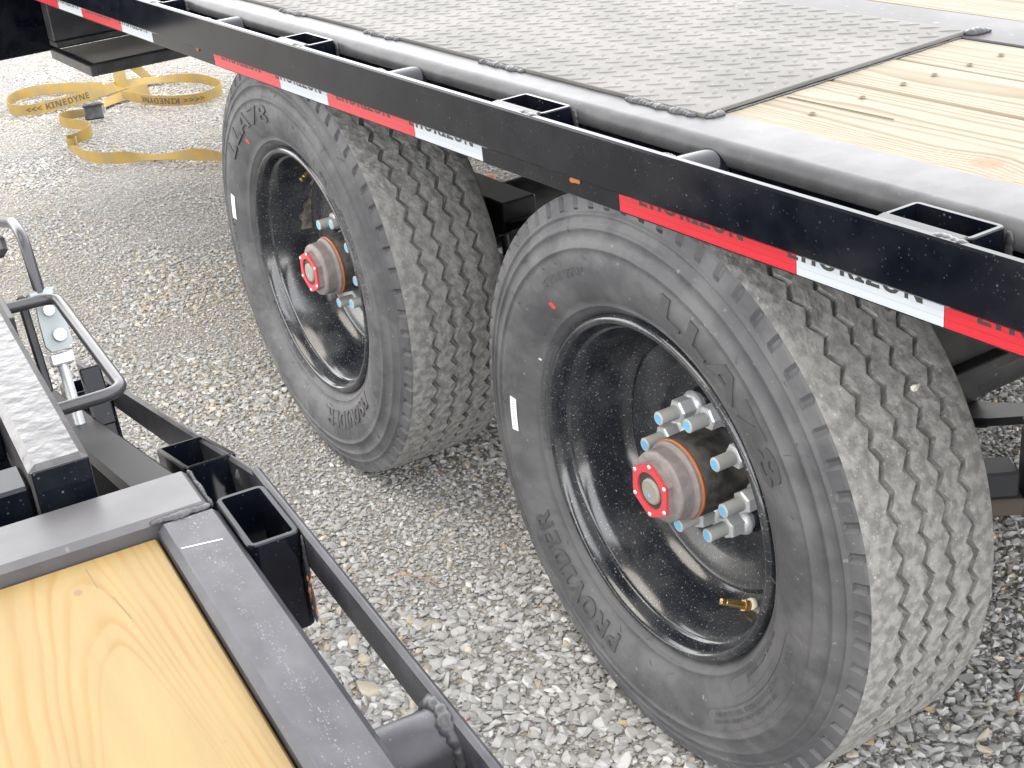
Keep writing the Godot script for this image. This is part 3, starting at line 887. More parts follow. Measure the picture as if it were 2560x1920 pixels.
func trailer() -> void:
	var T := Node3D.new()
	T.name = "flatbed_trailer"
	var bx := Basis(Vector3(0.999753321, 0.0184954364, -0.0122969659), Vector3(-0.018496835, 0.999828919, 0.0), Vector3(0.0122948621, 0.000227454948, 0.999924389))
	T.transform = Transform3D(bx, Vector3(0, 0, 0.085))
	add_child(T)
	tag(T, "black deckover flatbed trailer on two large wheels, with tread plate and pale plank deck", "trailer")
	var inv := T.transform.affine_inverse()

	# outer rail and the strip behind its lower edge
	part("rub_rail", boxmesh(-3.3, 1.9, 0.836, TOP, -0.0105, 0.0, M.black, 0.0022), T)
	part("tape_strip", boxmesh(-3.3, 1.9, 0.8095, 0.862, -0.0165, -0.0115, M.black, 0.001), T)
	var cuts := [[-2.32, -2.04, 0], [-2.04, -1.865, 1], [-1.865, -1.60, 0], [-1.60, -1.417, 1], [-1.10, -0.822, 0], [-0.822, -0.648, 1], [-0.648, -0.379, 0], [-0.379, -0.203, 1], [0.086, 0.367, 0], [0.367, 0.548, 1], [0.548, 0.826, 0], [0.826, 1.004, 1]]
	for c in cuts:
		var tp := part("reflective_tape", boxmesh(c[0] + 0.0003, c[1] - 0.0003, 0.8115, 0.858, -0.01148, -0.01128, M.tape_red if c[2] == 0 else M.tape_white, 0.00005), T)
		tp.set_meta("label", "red reflective tape" if c[2] == 0 else "white reflective tape")
		var mid: float = lerpf(c[0], c[1], 0.43 if c[2] == 0 else 0.40)
		var pr := letters("EHORIZON", 0.0195, 0.0002, M.ink, func(p: Vector3) -> Vector3:
			return Vector3(mid + p.x, 0.8258 + 0.0195 * 0.5 + p.y, -0.0111 + p.z), 1.25)
		part("printed_name", pr, tp)

	# channel behind the rail, rolled top edge
	var poly := PackedVector2Array([Vector2(-0.0675, 0.8712), Vector2(-0.066, 0.8727)])
	for i in range(1, 9):
		var a := PI / 2 * i / 8.0
		poly.append(Vector2(-0.081 + 0.015 * cos(a), 0.8775 + 0.0175 * sin(a)))
	poly.append_array([Vector2(-0.1465, 0.895), Vector2(-0.1475, 0.894), Vector2(-0.1475, 0.887), Vector2(-0.084, 0.887), Vector2(-0.078, 0.8712)])
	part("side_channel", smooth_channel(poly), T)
	part("channel_web", boxmesh(-3.3, 1.9, 0.788, 0.874, -0.078, -0.0685, M.black, 0.001), T)
	part("channel_lower_flange", boxmesh(-3.3, 1.9, 0.788, 0.796, -0.14, -0.079, M.black, 0.001), T)

	# stake pockets
	var st := newst()
	hollow(st, -0.05, 0.05, 0.0, 0.046, 0.007, 0.0052, 0.078, Transform3D(Basis(Vector3(1, 0, 0), Vector3(0, 0, -1), Vector3(0, 1, 0)), Vector3.ZERO))
	var pocket := done(st, M.black)
	var ends := [-2.665, -2.03, -1.392, -0.755, -0.118, 0.517, 1.154]
	for u in ends:
		var pk := part("stake_pocket", pocket, T, Transform3D(Basis.IDENTITY, Vector3(u, 0.8155, -0.0175)))
		var fs := newst()
		rbox(fs, Transform3D(Basis(Vector3.RIGHT, 0.12), Vector3(0.0, 0.0765, 0.0065)), Vector3(0.094, 0.005, 0.0185), 0.0012)
		part("weld_fillet", done(fs, M.weld), pk)
		part("weld_bead", weldmesh(Vector3(0.02, 0.0785, 0.009), Vector3(0.056, 0.0785, 0.010), 0.006, M.weld, 0.009), pk)
		part("weld_bead", weldmesh(Vector3(0.051, 0.073, -0.047), Vector3(0.051, 0.01, -0.047), 0.0065, M.weld, 0.006), pk)
		part("weld_bead", weldmesh(Vector3(-0.052, 0.073, -0.002), Vector3(-0.052, 0.01, -0.002), 0.0055, M.weld, 0.006), pk)
	# pipe spacers half way between
	for i in ends.size() - 1:
		var u: float = (ends[i] + ends[i + 1]) * 0.5 - 0.022
		var pp := part("spacer_pipe", tubemesh([Vector3(0, 0, -0.0062), Vector3(0, 0, -0.056)], 0.0355, M.black, 32), T, Transform3D(Basis.IDENTITY, Vector3(u, 0.851, -0.0105)))
		st = newst()
		for k in 26:
			var a := PI * k / 25.0
			blob(st, Vector3(cos(a) * 0.0375, sin(a) * 0.0375, -0.002), Vector3(0.006, 0.006, 0.0045))
		part("weld_bead", done(st, M.weld), pp)

	# tread plate over the wheels
	part("tread_plate", tread_plate(), T)
	for s in [[-1.62, -1.5], [-1.33, -1.22], [-1.02, -0.92], [-0.70, -0.595], [-0.36, -0.255], [-0.035, 0.095]]:
		part("weld_bead", weldmesh(Vector3(s[0], TOP + 0.001, -0.1165), Vector3(s[1], TOP + 0.001, -0.1175), 0.0085, M.weld, 0.008), T)
	part("weld_bead", weldmesh(Vector3(0.112, TOP + 0.001, -0.118), Vector3(0.108, TOP + 0.001, -0.146), 0.0075, M.weld, 0.007), T)
	part("weld_bead", weldmesh(Vector3(0.076, TOP + 0.002, -0.566), Vector3(0.088, TOP + 0.002, -0.60), 0.011, M.weld, 0.007), T)
	# seal of dark sealant along the end of the plate
	part("weld_bead", weldmesh(Vector3(0.1065, TOP - 0.001, -0.15), Vector3(0.0765, TOP - 0.001, -0.562), 0.0028, M.weld, 0.006), T)

	# long beams
	for w in [-0.612]:
		st = newst()
		lim(st, -3.3, 1.9, TOP - 0.009, TOP, w - 0.052, w + 0.052, 0.0015)
		lim(st, -3.3, 1.9, 0.60, TOP - 0.01, w - 0.004, w + 0.004, 0.001)
		lim(st, -3.3, 1.9, 0.59, 0.599, w - 0.052, w + 0.052, 0.0015)
		part("main_beam", done(st, M.beam), T)
	# planks
	var rows := [[-0.1485, -0.3185], [-0.3215, -0.4335], [-0.4365, -0.558]]
	var screws := [[-0.203, 0.187], [-0.282, 0.183], [-0.348, 0.181], [-0.398, 0.181], [-0.458, 0.180], [-0.513, 0.179]]
	for i in 3:
		var pl := part("deck_plank", boxmesh(0.07, 1.9, TOP - 0.04, TOP - 0.002 + 0.0008 * (i % 2), rows[i][1], rows[i][0], M.deck_wood, 0.0025), T)
		pl.set_meta("label", "pale treated deck plank")
		for j in 2:
			var s: Array = screws[i * 2 + j]
			st = newst()
			lathe(st, [Vector2(0.0, -0.0006), Vector2(0.0015, -0.0006), Vector2(0.0028, 0.0003), Vector2(0.0036, 0.0010), Vector2(0.0044, 0.0003)], 14, [1, 2, 3, 4], Transform3D(Basis(Vector3(1, 0, 0), Vector3(0, 0, -1), Vector3(0, 1, 0)), Vector3(s[1], TOP - 0.0003 + 0.0008 * (i % 2), s[0])))
			part("screw", done(st, M.nail), pl)
	st = newst()
	rbox(st, Transform3D(Basis(Vector3.UP, 0.02), Vector3(0.19, TOP - 0.0012, -0.2385)), Vector3(0.16, 0.0012, 0.0005), 0.0001)
	part("split_in_plank", done(st, M.split), T)
	for i in 9:
		part("deck_plank", boxmesh(-3.3, 1.9, TOP - 0.04, TOP - 0.001 - 0.0006 * (i % 2), -0.667 - 0.1875 * i - 0.185, -0.667 - 0.1875 * i, M.far_wood, 0.0025), T)
	for i in 3:
		part("deck_plank", boxmesh(-3.3, -1.7, TOP - 0.04, TOP - 0.001, rows[i][1], rows[i][0], M.deck_wood, 0.0025), T)

	# cross members and running gear
	for u in [-3.0, 0.258, 1.0]:
		st = newst()
		lim(st, u - 0.035, u + 0.025, 0.58, 0.70, -2.3, -0.22, 0.002)
		lim(st, u - 0.035, u + 0.04, 0.564, 0.579, -2.3, -0.22, 0.0015)
		part("cross_member", done(st, M.dull_black), T)
	for u in [0.0, -1.0497]:
		var c: Vector3 = inv * Vector3(u, WR, 0)
		st = newst()
		tube(st, [Vector3(c.x, c.y, -0.36), Vector3(c.x, c.y, -2.3)], 0.063, 20)
		part("axle", done(st, M.dull_black), T)
		st = newst()
		lim(st, c.x - 0.11, c.x + 0.17, c.y + 0.03, c.y + 0.085, -0.50, -0.425, 0.003)
		lim(st, c.x - 0.09, c.x + 0.09, c.y - 0.11, c.y - 0.07, -0.50, -0.42, 0.003)
		part("spring_seat", done(st, M.dull_black), T)
		for s in 4:
			st = newst()
			var pts: Array = []
			for k in 13:
				var q := (k / 12.0 - 0.5) * 2.0
				var half := 0.30 - 0.055 * s
				pts.append(Vector3(c.x + q * half, c.y + 0.02 - 0.012 * s + 0.07 * q * q * half / 0.30, -0.46))
			for k in 12:
				var d: Vector3 = pts[k + 1] - pts[k]
				rbox(st, Transform3D(Basis(Vector3.BACK, atan2(d.y, d.x)), (pts[k] + pts[k + 1]) * 0.5), Vector3(d.length() + 0.002, 0.0105, 0.065), 0.001)
			part("leaf_spring", done(st, M.dull_black), T)
	st = newst()
	lim(st, -0.62, -0.43, 0.36, 0.60, -0.51, -0.41, 0.004)
	part("spring_hanger", done(st, M.dull_black), T)
	st = newst()
	tube(st, [Vector3(-1.13, 0.46, -0.485), Vector3(-1.085, 0.475, -0.485), Vector3(-1.045, 0.478, -0.485), Vector3(-1.01, 0.462, -0.485), Vector3(-0.985, 0.43, -0.485), Vector3(-0.975, 0.39, -0.485), Vector3(-0.972, 0.34, -0.485), Vector3(-0.975, 0.28, -0.485)], 0.0085, 12)
	part("brake_hose", done(st, M.black_top), T)
	# wall and tray far forward
	st = newst()
	lim(st, -3.235, -3.215, 0.515, 0.885, -0.9, 0.75, 0.003)
	part("front_wall", done(st, M.black), T)
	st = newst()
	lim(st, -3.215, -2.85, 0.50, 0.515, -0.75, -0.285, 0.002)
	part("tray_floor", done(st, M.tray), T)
	st = newst()
	lim(st, -3.215, -2.815, 0.490, 0.522, -0.2845, -0.262, 0.003)
	lim(st, -2.849, -2.8152, 0.4902, 0.5218, -0.75, -0.2845, 0.003)
	part("tray_lip", done(st, M.black_top), T)
	part("front_brace", tubemesh([Vector3(-3.07, 0.62, 0.17), Vector3(-3.33, 1.0, 0.02)], 0.03, M.black_top, 18), T)

	# wheels
	make_wheel(T, inv * Transform3D(Basis.IDENTITY, Vector3(0, WR, 0)), 0.0, 0.0, "rear wheel, nearest the camera, with brass valve stem", true)
	make_wheel(T, inv * Transform3D(Basis.IDENTITY, Vector3(-1.0497, WR, 0)), 67.0, 3.0, "front wheel, with muddy inner barrel", false)
	# rust on the ledge under the rail
	for q in [[-1.171, 0.8315], [0.003, 0.829]]:
		st = newst()
		for i in 4:
			blob(st, Vector3(q[0] + (i - 1.5) * 0.004, q[1] + rng.randf_range(-0.003, 0.003), -0.0105), Vector3(0.005, 0.0035, 0.002))
		part("rust_spot", done(st, M.rust), T)

func smooth_channel(poly: PackedVector2Array) -> ArrayMesh:
	var st := newst()
	var n := poly.size()
	for i in n:
		var p := poly[i]; var q := poly[(i + 1) % n]
		st.set_smooth_group(1 if i >= 0 and i <= 9 else FLAT)
		var out := Vector3(0, -(q.x - p.x), (q.y - p.y))
		# the outline runs up the outer face, over the top and back down inside
		quad(st, Vector3(-3.3, p.y, p.x), Vector3(-3.3, q.y, q.x), Vector3(1.9, q.y, q.x), Vector3(1.9, p.y, p.x), Vector3(0, -(q.x - p.x), q.y - p.y))
	return done(st, M.channel)

func tread_plate() -> ArrayMesh:
	var st := newst()
	var y0 := TOP + 0.0006
	var y1 := TOP + 0.005
	var pl := PackedVector2Array([Vector2(-1.75, -0.1185), Vector2(0.1055, -0.1185), Vector2(0.0745, -0.575), Vector2(-1.75, -0.575)])
	for i in 4:
		var p := pl[i]; var q := pl[(i + 1) % 4]
		quad(st, Vector3(p.x, y0, p.y), Vector3(q.x, y0, q.y), Vector3(q.x, y1 - 0.001, q.y), Vector3(p.x, y1 - 0.001, p.y), Vector3(p.x + 0.8, 0, p.y + 0.35))
	var pi_ := pl.duplicate()
	for i in 4: pi_[i] = pl[i] + (Vector2(-0.8, -0.35) - pl[i]).sign() * 0.001
	for i in 4:
		var j := (i + 1) % 4
		quad(st, Vector3(pl[i].x, y1 - 0.001, pl[i].y), Vector3(pl[j].x, y1 - 0.001, pl[j].y), Vector3(pi_[j].x, y1, pi_[j].y), Vector3(pi_[i].x, y1, pi_[i].y), Vector3(0, 1, 0))
	quad(st, Vector3(pi_[0].x, y1, pi_[0].y), Vector3(pi_[1].x, y1, pi_[1].y), Vector3(pi_[2].x, y1, pi_[2].y), Vector3(pi_[3].x, y1, pi_[3].y), Vector3(0, 1, 0))
	quad(st, Vector3(pl[0].x, y0, pl[0].y), Vector3(pl[1].x, y0, pl[1].y), Vector3(pl[2].x, y0, pl[2].y), Vector3(pl[3].x, y0, pl[3].y), Vector3(0, -1, 0))
	# raised lens-shaped lugs, alternately turned
	var pu := 0.034
	var pw := 0.039
	for i in int(1.86 / pu) * 2:
		for j in 12:
			var odd := i % 2
			var c := Vector3(0.093 - i * pu * 0.5, y1, -0.130 - j * pw - odd * pw * 0.5)
			if c.z < -0.563: continue
			if c.x > 0.1055 - (absf(c.z) - 0.1185) * 0.068 - 0.012: continue
			var a := -PI * 0.25 if odd == 0 else PI * 0.25
			var X := Vector3(cos(a), 0, sin(a))
			var Z := Vector3(-sin(a), 0, cos(a))
			var L := 0.0142
			var W := 0.0042
			st.set_smooth_group(2)
			for s: float in [-1.0, 1.0]:
				for k in 6:
					var t0 := lerpf(-1, 1, k / 6.0); var t1 := lerpf(-1, 1, (k + 1) / 6.0)
					var o0 := c + X * L * t0 + Z * s * W * (1 - t0 * t0)
					var o1 := c + X * L * t1 + Z * s * W * (1 - t1 * t1)
					var h0 := c + X * L * t0 * 0.86 + Z * s * W * 0.45 * (1 - t0 * t0) + Vector3(0, 0.0010 * (1 - 0.5 * t0 * t0), 0)
					var h1 := c + X * L * t1 * 0.86 + Z * s * W * 0.45 * (1 - t1 * t1) + Vector3(0, 0.0010 * (1 - 0.5 * t1 * t1), 0)
					var r0 := c + X * L * t0 * 0.86 + Vector3(0, 0.0012 * (1 - 0.5 * t0 * t0), 0)
					var r1 := c + X * L * t1 * 0.86 + Vector3(0, 0.0012 * (1 - 0.5 * t1 * t1), 0)
					quad(st, o0, o1, h1, h0, Vector3(0, 1, 0))
					quad(st, h0, h1, r1, r0, Vector3(0, 1, 0))
			st.set_smooth_group(FLAT)
	return done(st, M.plate)

# ---------------------------------------------------------------- the second trailer, bottom left
const H2 := 0.74

func second_trailer() -> void:
	var T := Node3D.new()
	T.name = "equipment_trailer"
	T.transform = Transform3D(Basis(Vector3(0.9973461, 0, 0.07280627), Vector3.UP, Vector3(-0.07280627, 0, 0.9973461)), Vector3(0.24248312, 0, 0.57961722))
	add_child(T)
	tag(T, "black steel trailer tail with yellow wood deck and a folded ramp, in the foreground", "trailer")
	var at := func(x: float, y: float, z: float) -> Transform3D: return Transform3D(Basis.IDENTITY, Vector3(x, H2 + y, z))
	var st := newst()
	part("side_tube", boxmesh(0.0095, 1.8, H2 - 0.076, H2 - 0.001, 0.0535, 0.107, M.streaked, 0.0055), T)
	st = newst()
	rbox(st, Transform3D(Basis(Vector3.UP, 1.38), Vector3(0.0655, H2 - 0.0009, 0.083)), Vector3(0.034, 0.0006, 0.0011), 0.0002)
	part("scratch", done(st, M.chalk), T)
	part("cross_tube", boxmesh(-0.067, 0.0075, H2 - 0.076, H2 + 0.002, 0.058, 0.8, M.cross, 0.0055), T)
	st = newst()
	var wp: Array = []
	for i in 26: wp.append(Vector3(0.007, H2 - 0.0008, 0.058 + i * 0.0021))
	bead(st, wp, 0.0065, 0.0018)
	wp = []
	for i in 34: wp.append(Vector3(-0.066 + i * 0.0022, H2 - 0.003, 0.0568))
	bead(st, wp, 0.0022, 0.0042)
	part("weld_bead", done(st, M.weld), T)
	part("rub_rail", boxmesh(-0.035, 1.8, H2 - 0.037, H2, 0.0, 0.0075, M.scuffed, 0.003), T)
	# stake pocket and spacer pipe of the level part
	st = newst()
	hollow(st, 0.0, 0.096, 0.008, 0.053, 0.008, 0.005, 0.093, Transform3D(Basis(Vector3(1, 0, 0), Vector3(0, 0, 1), Vector3(0, -1, 0)), Vector3.ZERO))
	var pk := done(st, M.black)
	part("stake_pocket", pk, T, at.call(0, -0.001, 0))
	part("stake_pocket", pk, T, at.call(0.64, -0.001, 0))
	part("weld_bead", weldmesh(Vector3(0.098, H2 - 0.004, 0.009), Vector3(0.098, H2 - 0.09, 0.009), 0.004, M.weld, 0.006), T)
	st = newst()
	for i in 26: blob(st, Vector3(0.0972 + rng.randf_range(0, 0.004), H2 - 0.02 - 0.062 * sqrt(rng.randf()), 0.0085 + rng.randf_range(-0.001, 0.002)), Vector3(0.0012, 0.0035, 0.0012) * rng.randf_range(0.5, 1.3))
	part("rust_spot", done(st, M.rust), T)
	var pp := part("spacer_pipe", tubemesh([Vector3(0, 0, 0.007), Vector3(0, 0, 0.054)], 0.0255, M.scuffed, 32), T, at.call(0.365, -0.031, 0.0))
	st = newst()
	var ringp: Array = []
	for k in 71:
		var a := PI * 0.5 + TAU * k / 64.0
		ringp.append(Vector3(cos(a) * 0.0262, sin(a) * 0.0262, 0.0085))
	bead(st, ringp, 0.0062, 0.0052)
	part("weld_bead", done(st, M.weld), pp)
	# deck planks
	for i in 3:
		var w0 := 0.1085 + i * 0.187
		var pl := part("deck_plank", boxmesh(0.010, 1.2, H2 - 0.05, H2 - 0.014, w0, w0 + 0.185, M.near_wood, 0.002), T)
		pl.set_meta("label", "yellow varnished deck plank")
	for s in [[0.02, 0.171, 0.035, 0.05], [0.078, 0.160, 0.04, 0.12]]:
		st = newst()
		rbox(st, Transform3D(Basis(Vector3.UP, s[3]), Vector3(s[0] + 0.02, H2 - 0.0142, s[1])), Vector3(s[2], 0.001, 0.0006), 0.0001)
		part("split_in_plank", done(st, M.split), T)

	# sloping tail: side tube, rail, pockets
	var sl := atan(0.285)
	var tilt := Basis(Vector3.BACK, sl)
	var along := func(s: float, drop: float, w: float) -> Vector3:       # s along the slope from the bend
		return Vector3(-0.03, H2 - 0.0045, 0) + tilt * Vector3(-s, -drop, w)
	st = newst()
	rbox(st, Transform3D(tilt, along.call(0.61, 0.038, 0.0795)), Vector3(1.16, 0.075, 0.052), 0.006)
	part("tail_side_tube", done(st, M.tail), T)
	st = newst()
	var ra: Vector3 = along.call(0.0, 0.020, 0.00375)
	var rb: Vector3 = along.call(1.2, 0.020, -0.018)
	var rx := (ra - rb).normalized()
	var rz := rx.cross(Vector3.UP).normalized()
	rbox(st, Transform3D(Basis(rx, rz.cross(rx), rz), (ra + rb) * 0.5), Vector3(1.2, 0.04, 0.0075), 0.003)
	part("tail_rub_rail", done(st, M.scuffed), T)
	st = newst()
	hollow(st, -0.068, 0.068, -0.004, 0.048, 0.008, 0.005, 0.112, Transform3D(Basis(Vector3(1, 0, 0), Vector3(0, 0, 1), Vector3(0, -1, 0)), Vector3.ZERO))
	var pk2 := done(st, M.black)
	part("stake_pocket", pk2, T, Transform3D(tilt, along.call(0.170, -0.001, 0.0)))
	part("stake_pocket", pk2, T, Transform3D(tilt, along.call(0.88, -0.001, 0.0)))
	part("weld_bead", weldmesh(Vector3(-0.095, H2 - 0.03, 0.004), Vector3(-0.075, H2 - 0.07, 0.0), 0.007, M.weld, 0.006), T)
	st = newst()
	for i in 5: blob(st, along.call(0.252, 0.05 + i * 0.004, 0.012), Vector3(0.004, 0.003, 0.003))
	part("rust_spot", done(st, M.rust), T)
	# tail boards and cross bars
	for i in 5:
		st = newst()
		rbox(st, Transform3D(tilt, along.call(0.12 + i * 0.17, 0.05, 0.75)), Vector3(0.05, 0.05, 1.2), 0.003)
		part("tail_cross_bar", done(st, M.black), T)
	st = newst()
	rbox(st, Transform3D(tilt, along.call(0.6, 0.085, 0.75)), Vector3(1.1, 0.01, 1.26), 0.002)
	part("tail_floor", done(st, M.black), T)

	# ramp folded flat above the tail
	var R := pivot("ramp", T, Transform3D(Basis.IDENTITY, Vector3(0, H2, 0)))
	part("ramp_side_tube", boxmesh(-1.5, -0.085, -0.05, 0.035, 0.134, 0.187, M.wrinkled, 0.007), R)
	part("end_cap", boxmesh(-0.0848, -0.0815, -0.049, 0.0325, 0.1355, 0.1855, M.black, 0.0012), R)
	part("ramp_side_tube", boxmesh(-1.5, -0.085, -0.05, 0.035, 0.72, 0.773, M.wrinkled, 0.007), R)
	for i in 8:
		part("ramp_rung", boxmesh(-0.15 - i * 0.16, -0.10 - i * 0.16, -0.035, 0.012, 0.188, 0.72, M.black, 0.003), R)
	part("ramp_stop", boxmesh(-0.195, -0.188, -0.07, -0.045, 0.188, 0.5, M.black_top, 0.001), R)
	var hp := rounded([Vector3(-0.565, 0.008, 0.14), Vector3(-0.575, 0.004, 0.068), Vector3(-0.262, 0.004, 0.064), Vector3(-0.258, 0.004, 0.14)], 0.022)
	part("grab_handle", tubemesh(hp, 0.0068, M.bar, 16), R)
	part("dark_gusset", boxmesh(-0.72, -0.50, -0.10, 0.02, 0.126, 0.1335, M.dull_black, 0.001), R)
	# over-centre latch on the tail
	var L := pivot("latch", T, Transform3D(Basis.IDENTITY, Vector3(0.012, H2 - 0.03, -0.006)))
	part("latch_lever", tubemesh(rounded([Vector3(-0.622, 0.03, 0.086), Vector3(-0.652, 0.094, 0.086), Vector3(-0.712, 0.096, 0.086), Vector3(-0.82, 0.066, 0.087)], 0.022), 0.0068, M.bar, 14), L)
	var dirv := Vector3(0.05, -0.105, 0.0).normalized()
	var lb := Basis(Vector3(0, 0, -1), -dirv, Vector3(0, 0, -1).cross(-dirv))      # x across the trailer, y up the latch, z towards its end
	st = newst()
	var plate := PackedVector2Array([Vector2(-0.011, 0.046), Vector2(0.011, 0.05), Vector2(0.016, 0.02), Vector2(0.017, -0.012), Vector2(0.010, -0.02), Vector2(-0.010, -0.02), Vector2(-0.015, -0.012), Vector2(-0.014, 0.02)])
	prism(st, plate, 0.013, Transform3D(lb, Vector3(-0.607, -0.02, 0.083)))
	rbox(st, Transform3D(lb, Vector3(-0.628, 0.026, 0.085)), Vector3(0.033, 0.012, 0.026), 0.003)
	part("latch_body", done(st, M.zinc_plate), L)
	st = newst()
	lathe(st, [Vector2(0.0, 0.003), Vector2(0.0035, 0.003), Vector2(0.004, 0.005), Vector2(0.0075, 0.005), Vector2(0.0085, 0.0)], 18, [1, 2, 3, 4], Transform3D(lb, Vector3(-0.6035, -0.021, 0.079) + lb.z * 0.013))
	part("latch_pin", done(st, M.screw), L)
	st = newst()
	lathe(st, [Vector2(0.0, 0.001), Vector2(0.006, 0.001), Vector2(0.007, 0.0002)], 18, [1, 2], Transform3D(lb, Vector3(-0.6145, 0.008, 0.083) + lb.z * 0.013))
	part("latch_stamp", done(st, M.zinc), L)
	part("latch_rod", tubemesh([Vector3(-0.597, -0.045, 0.084), Vector3(-0.56, -0.15, 0.084)], 0.0065, M.zinc, 12), L)
	st = newst()
	rbox(st, Transform3D(lb, Vector3(-0.597, -0.048, 0.083)), Vector3(0.028, 0.015, 0.02), 0.002)
	part("latch_nut", done(st, M.zinc), L)
	st = newst()
	rbox(st, Transform3D(lb, Vector3(-0.618, -0.03, 0.107)), Vector3(0.010, 0.12, 0.016), 0.002)
	part("latch_backing", done(st, M.dull_black), L)
	st = newst()
	rbox(st, Transform3D(lb, Vector3(-0.60, -0.11, 0.052)), Vector3(0.026, 0.075, 0.012), 0.002)
	part("latch_bracket", done(st, M.black), L)
	st = newst()
	rbox(st, Transform3D(Basis(Vector3.BACK, 0.5), Vector3(-0.70, 0.074, 0.112)), Vector3(0.03, 0.026, 0.02), 0.006)
	part("rubber_stop", done(st, M.dull_black), L)

# ---------------------------------------------------------------- strap
func ribbon(path: Array, mat_: Material) -> ArrayMesh:      # path: [bottom, top] pairs of a web on edge
	var st := newst()
	var sm: Array = smooth_pairs(path)
	var n := sm.size()
	var th := 0.0012
	for i in n - 1:
		var a: Vector3 = sm[i][0]; var b: Vector3 = sm[i][1]; var c: Vector3 = sm[i + 1][1]; var d: Vector3 = sm[i + 1][0]
		var nn := (b - a).cross(d - a).normalized()
		st.set_smooth_group(1)
		quad(st, a + nn * th, b + nn * th, c + nn * th, d + nn * th, nn)
		st.set_smooth_group(2)
		quad(st, a - nn * th, b - nn * th, c - nn * th, d - nn * th, -nn)
		st.set_smooth_group(FLAT)
		quad(st, b + nn * th, c + nn * th, c - nn * th, b - nn * th, b - a)
		quad(st, a + nn * th, d + nn * th, d - nn * th, a - nn * th, a - b)
	return done(st, mat_)

func cat(p0: Vector3, p1: Vector3, p2: Vector3, p3: Vector3, t: float) -> Vector3:
	return 0.5 * ((2.0 * p1) + (p2 - p0) * t + (2.0 * p0 - 5.0 * p1 + 4.0 * p2 - p3) * t * t + (3.0 * p1 - p0 - 3.0 * p2 + p3) * t * t * t)

func smooth_pairs(path: Array) -> Array:
	var o: Array = []
	var n := path.size()
	for i in n - 1:
		for s in 6:
			var t := s / 6.0
			var r: Array = []
			for e in 2:
				r.append(cat(path[maxi(i - 1, 0)][e], path[i][e], path[i + 1][e], path[mini(i + 2, n - 1)][e], t))
			o.append(r)
	o.append(path[n - 1])
	return o

func on_edge(a: Array) -> Array:          # rows of x, z, lean x, lean z, height
	var o: Array = []
	for q in a:
		var b := Vector3(q[0], 0.008, q[1])
		o.append([b, b + Vector3(q[2] * 1.3, q[4] * 0.86, q[3])])
	return o

func strap_text(txt: String, path: Array, s0: float, cap: float, flip: bool) -> ArrayMesh:
	var sm: Array = smooth_pairs(path)
	var acc: Array = [0.0]
	for i in range(1, sm.size()):
		acc.append(acc[i - 1] + ((sm[i][0] + sm[i][1]) * 0.5 as Vector3).distance_to((sm[i - 1][0] + sm[i - 1][1]) * 0.5))
	return letters(txt, cap, 0.0004, M.strap_ink, func(p: Vector3) -> Vector3:
		var s := s0 + p.x
		var i := 0
		while i < acc.size() - 2 and acc[i + 1] < s: i += 1
		var t: float = clampf((s - acc[i]) / maxf(acc[i + 1] - acc[i], 1e-5), -0.5, 1.5)
		var bt: Vector3 = (sm[i][0] as Vector3).lerp(sm[i + 1][0], t)
		var tp: Vector3 = (sm[i][1] as Vector3).lerp(sm[i + 1][1], t)
		var q := 0.5 + (-p.y if flip else p.y) / 0.05
		var nn: Vector3 = (tp - bt).cross(sm[i + 1][0] - sm[i][0]).normalized()
		if nn.x < 0: nn = -nn
		return bt.lerp(tp, q) + nn * (0.0018 + p.z))

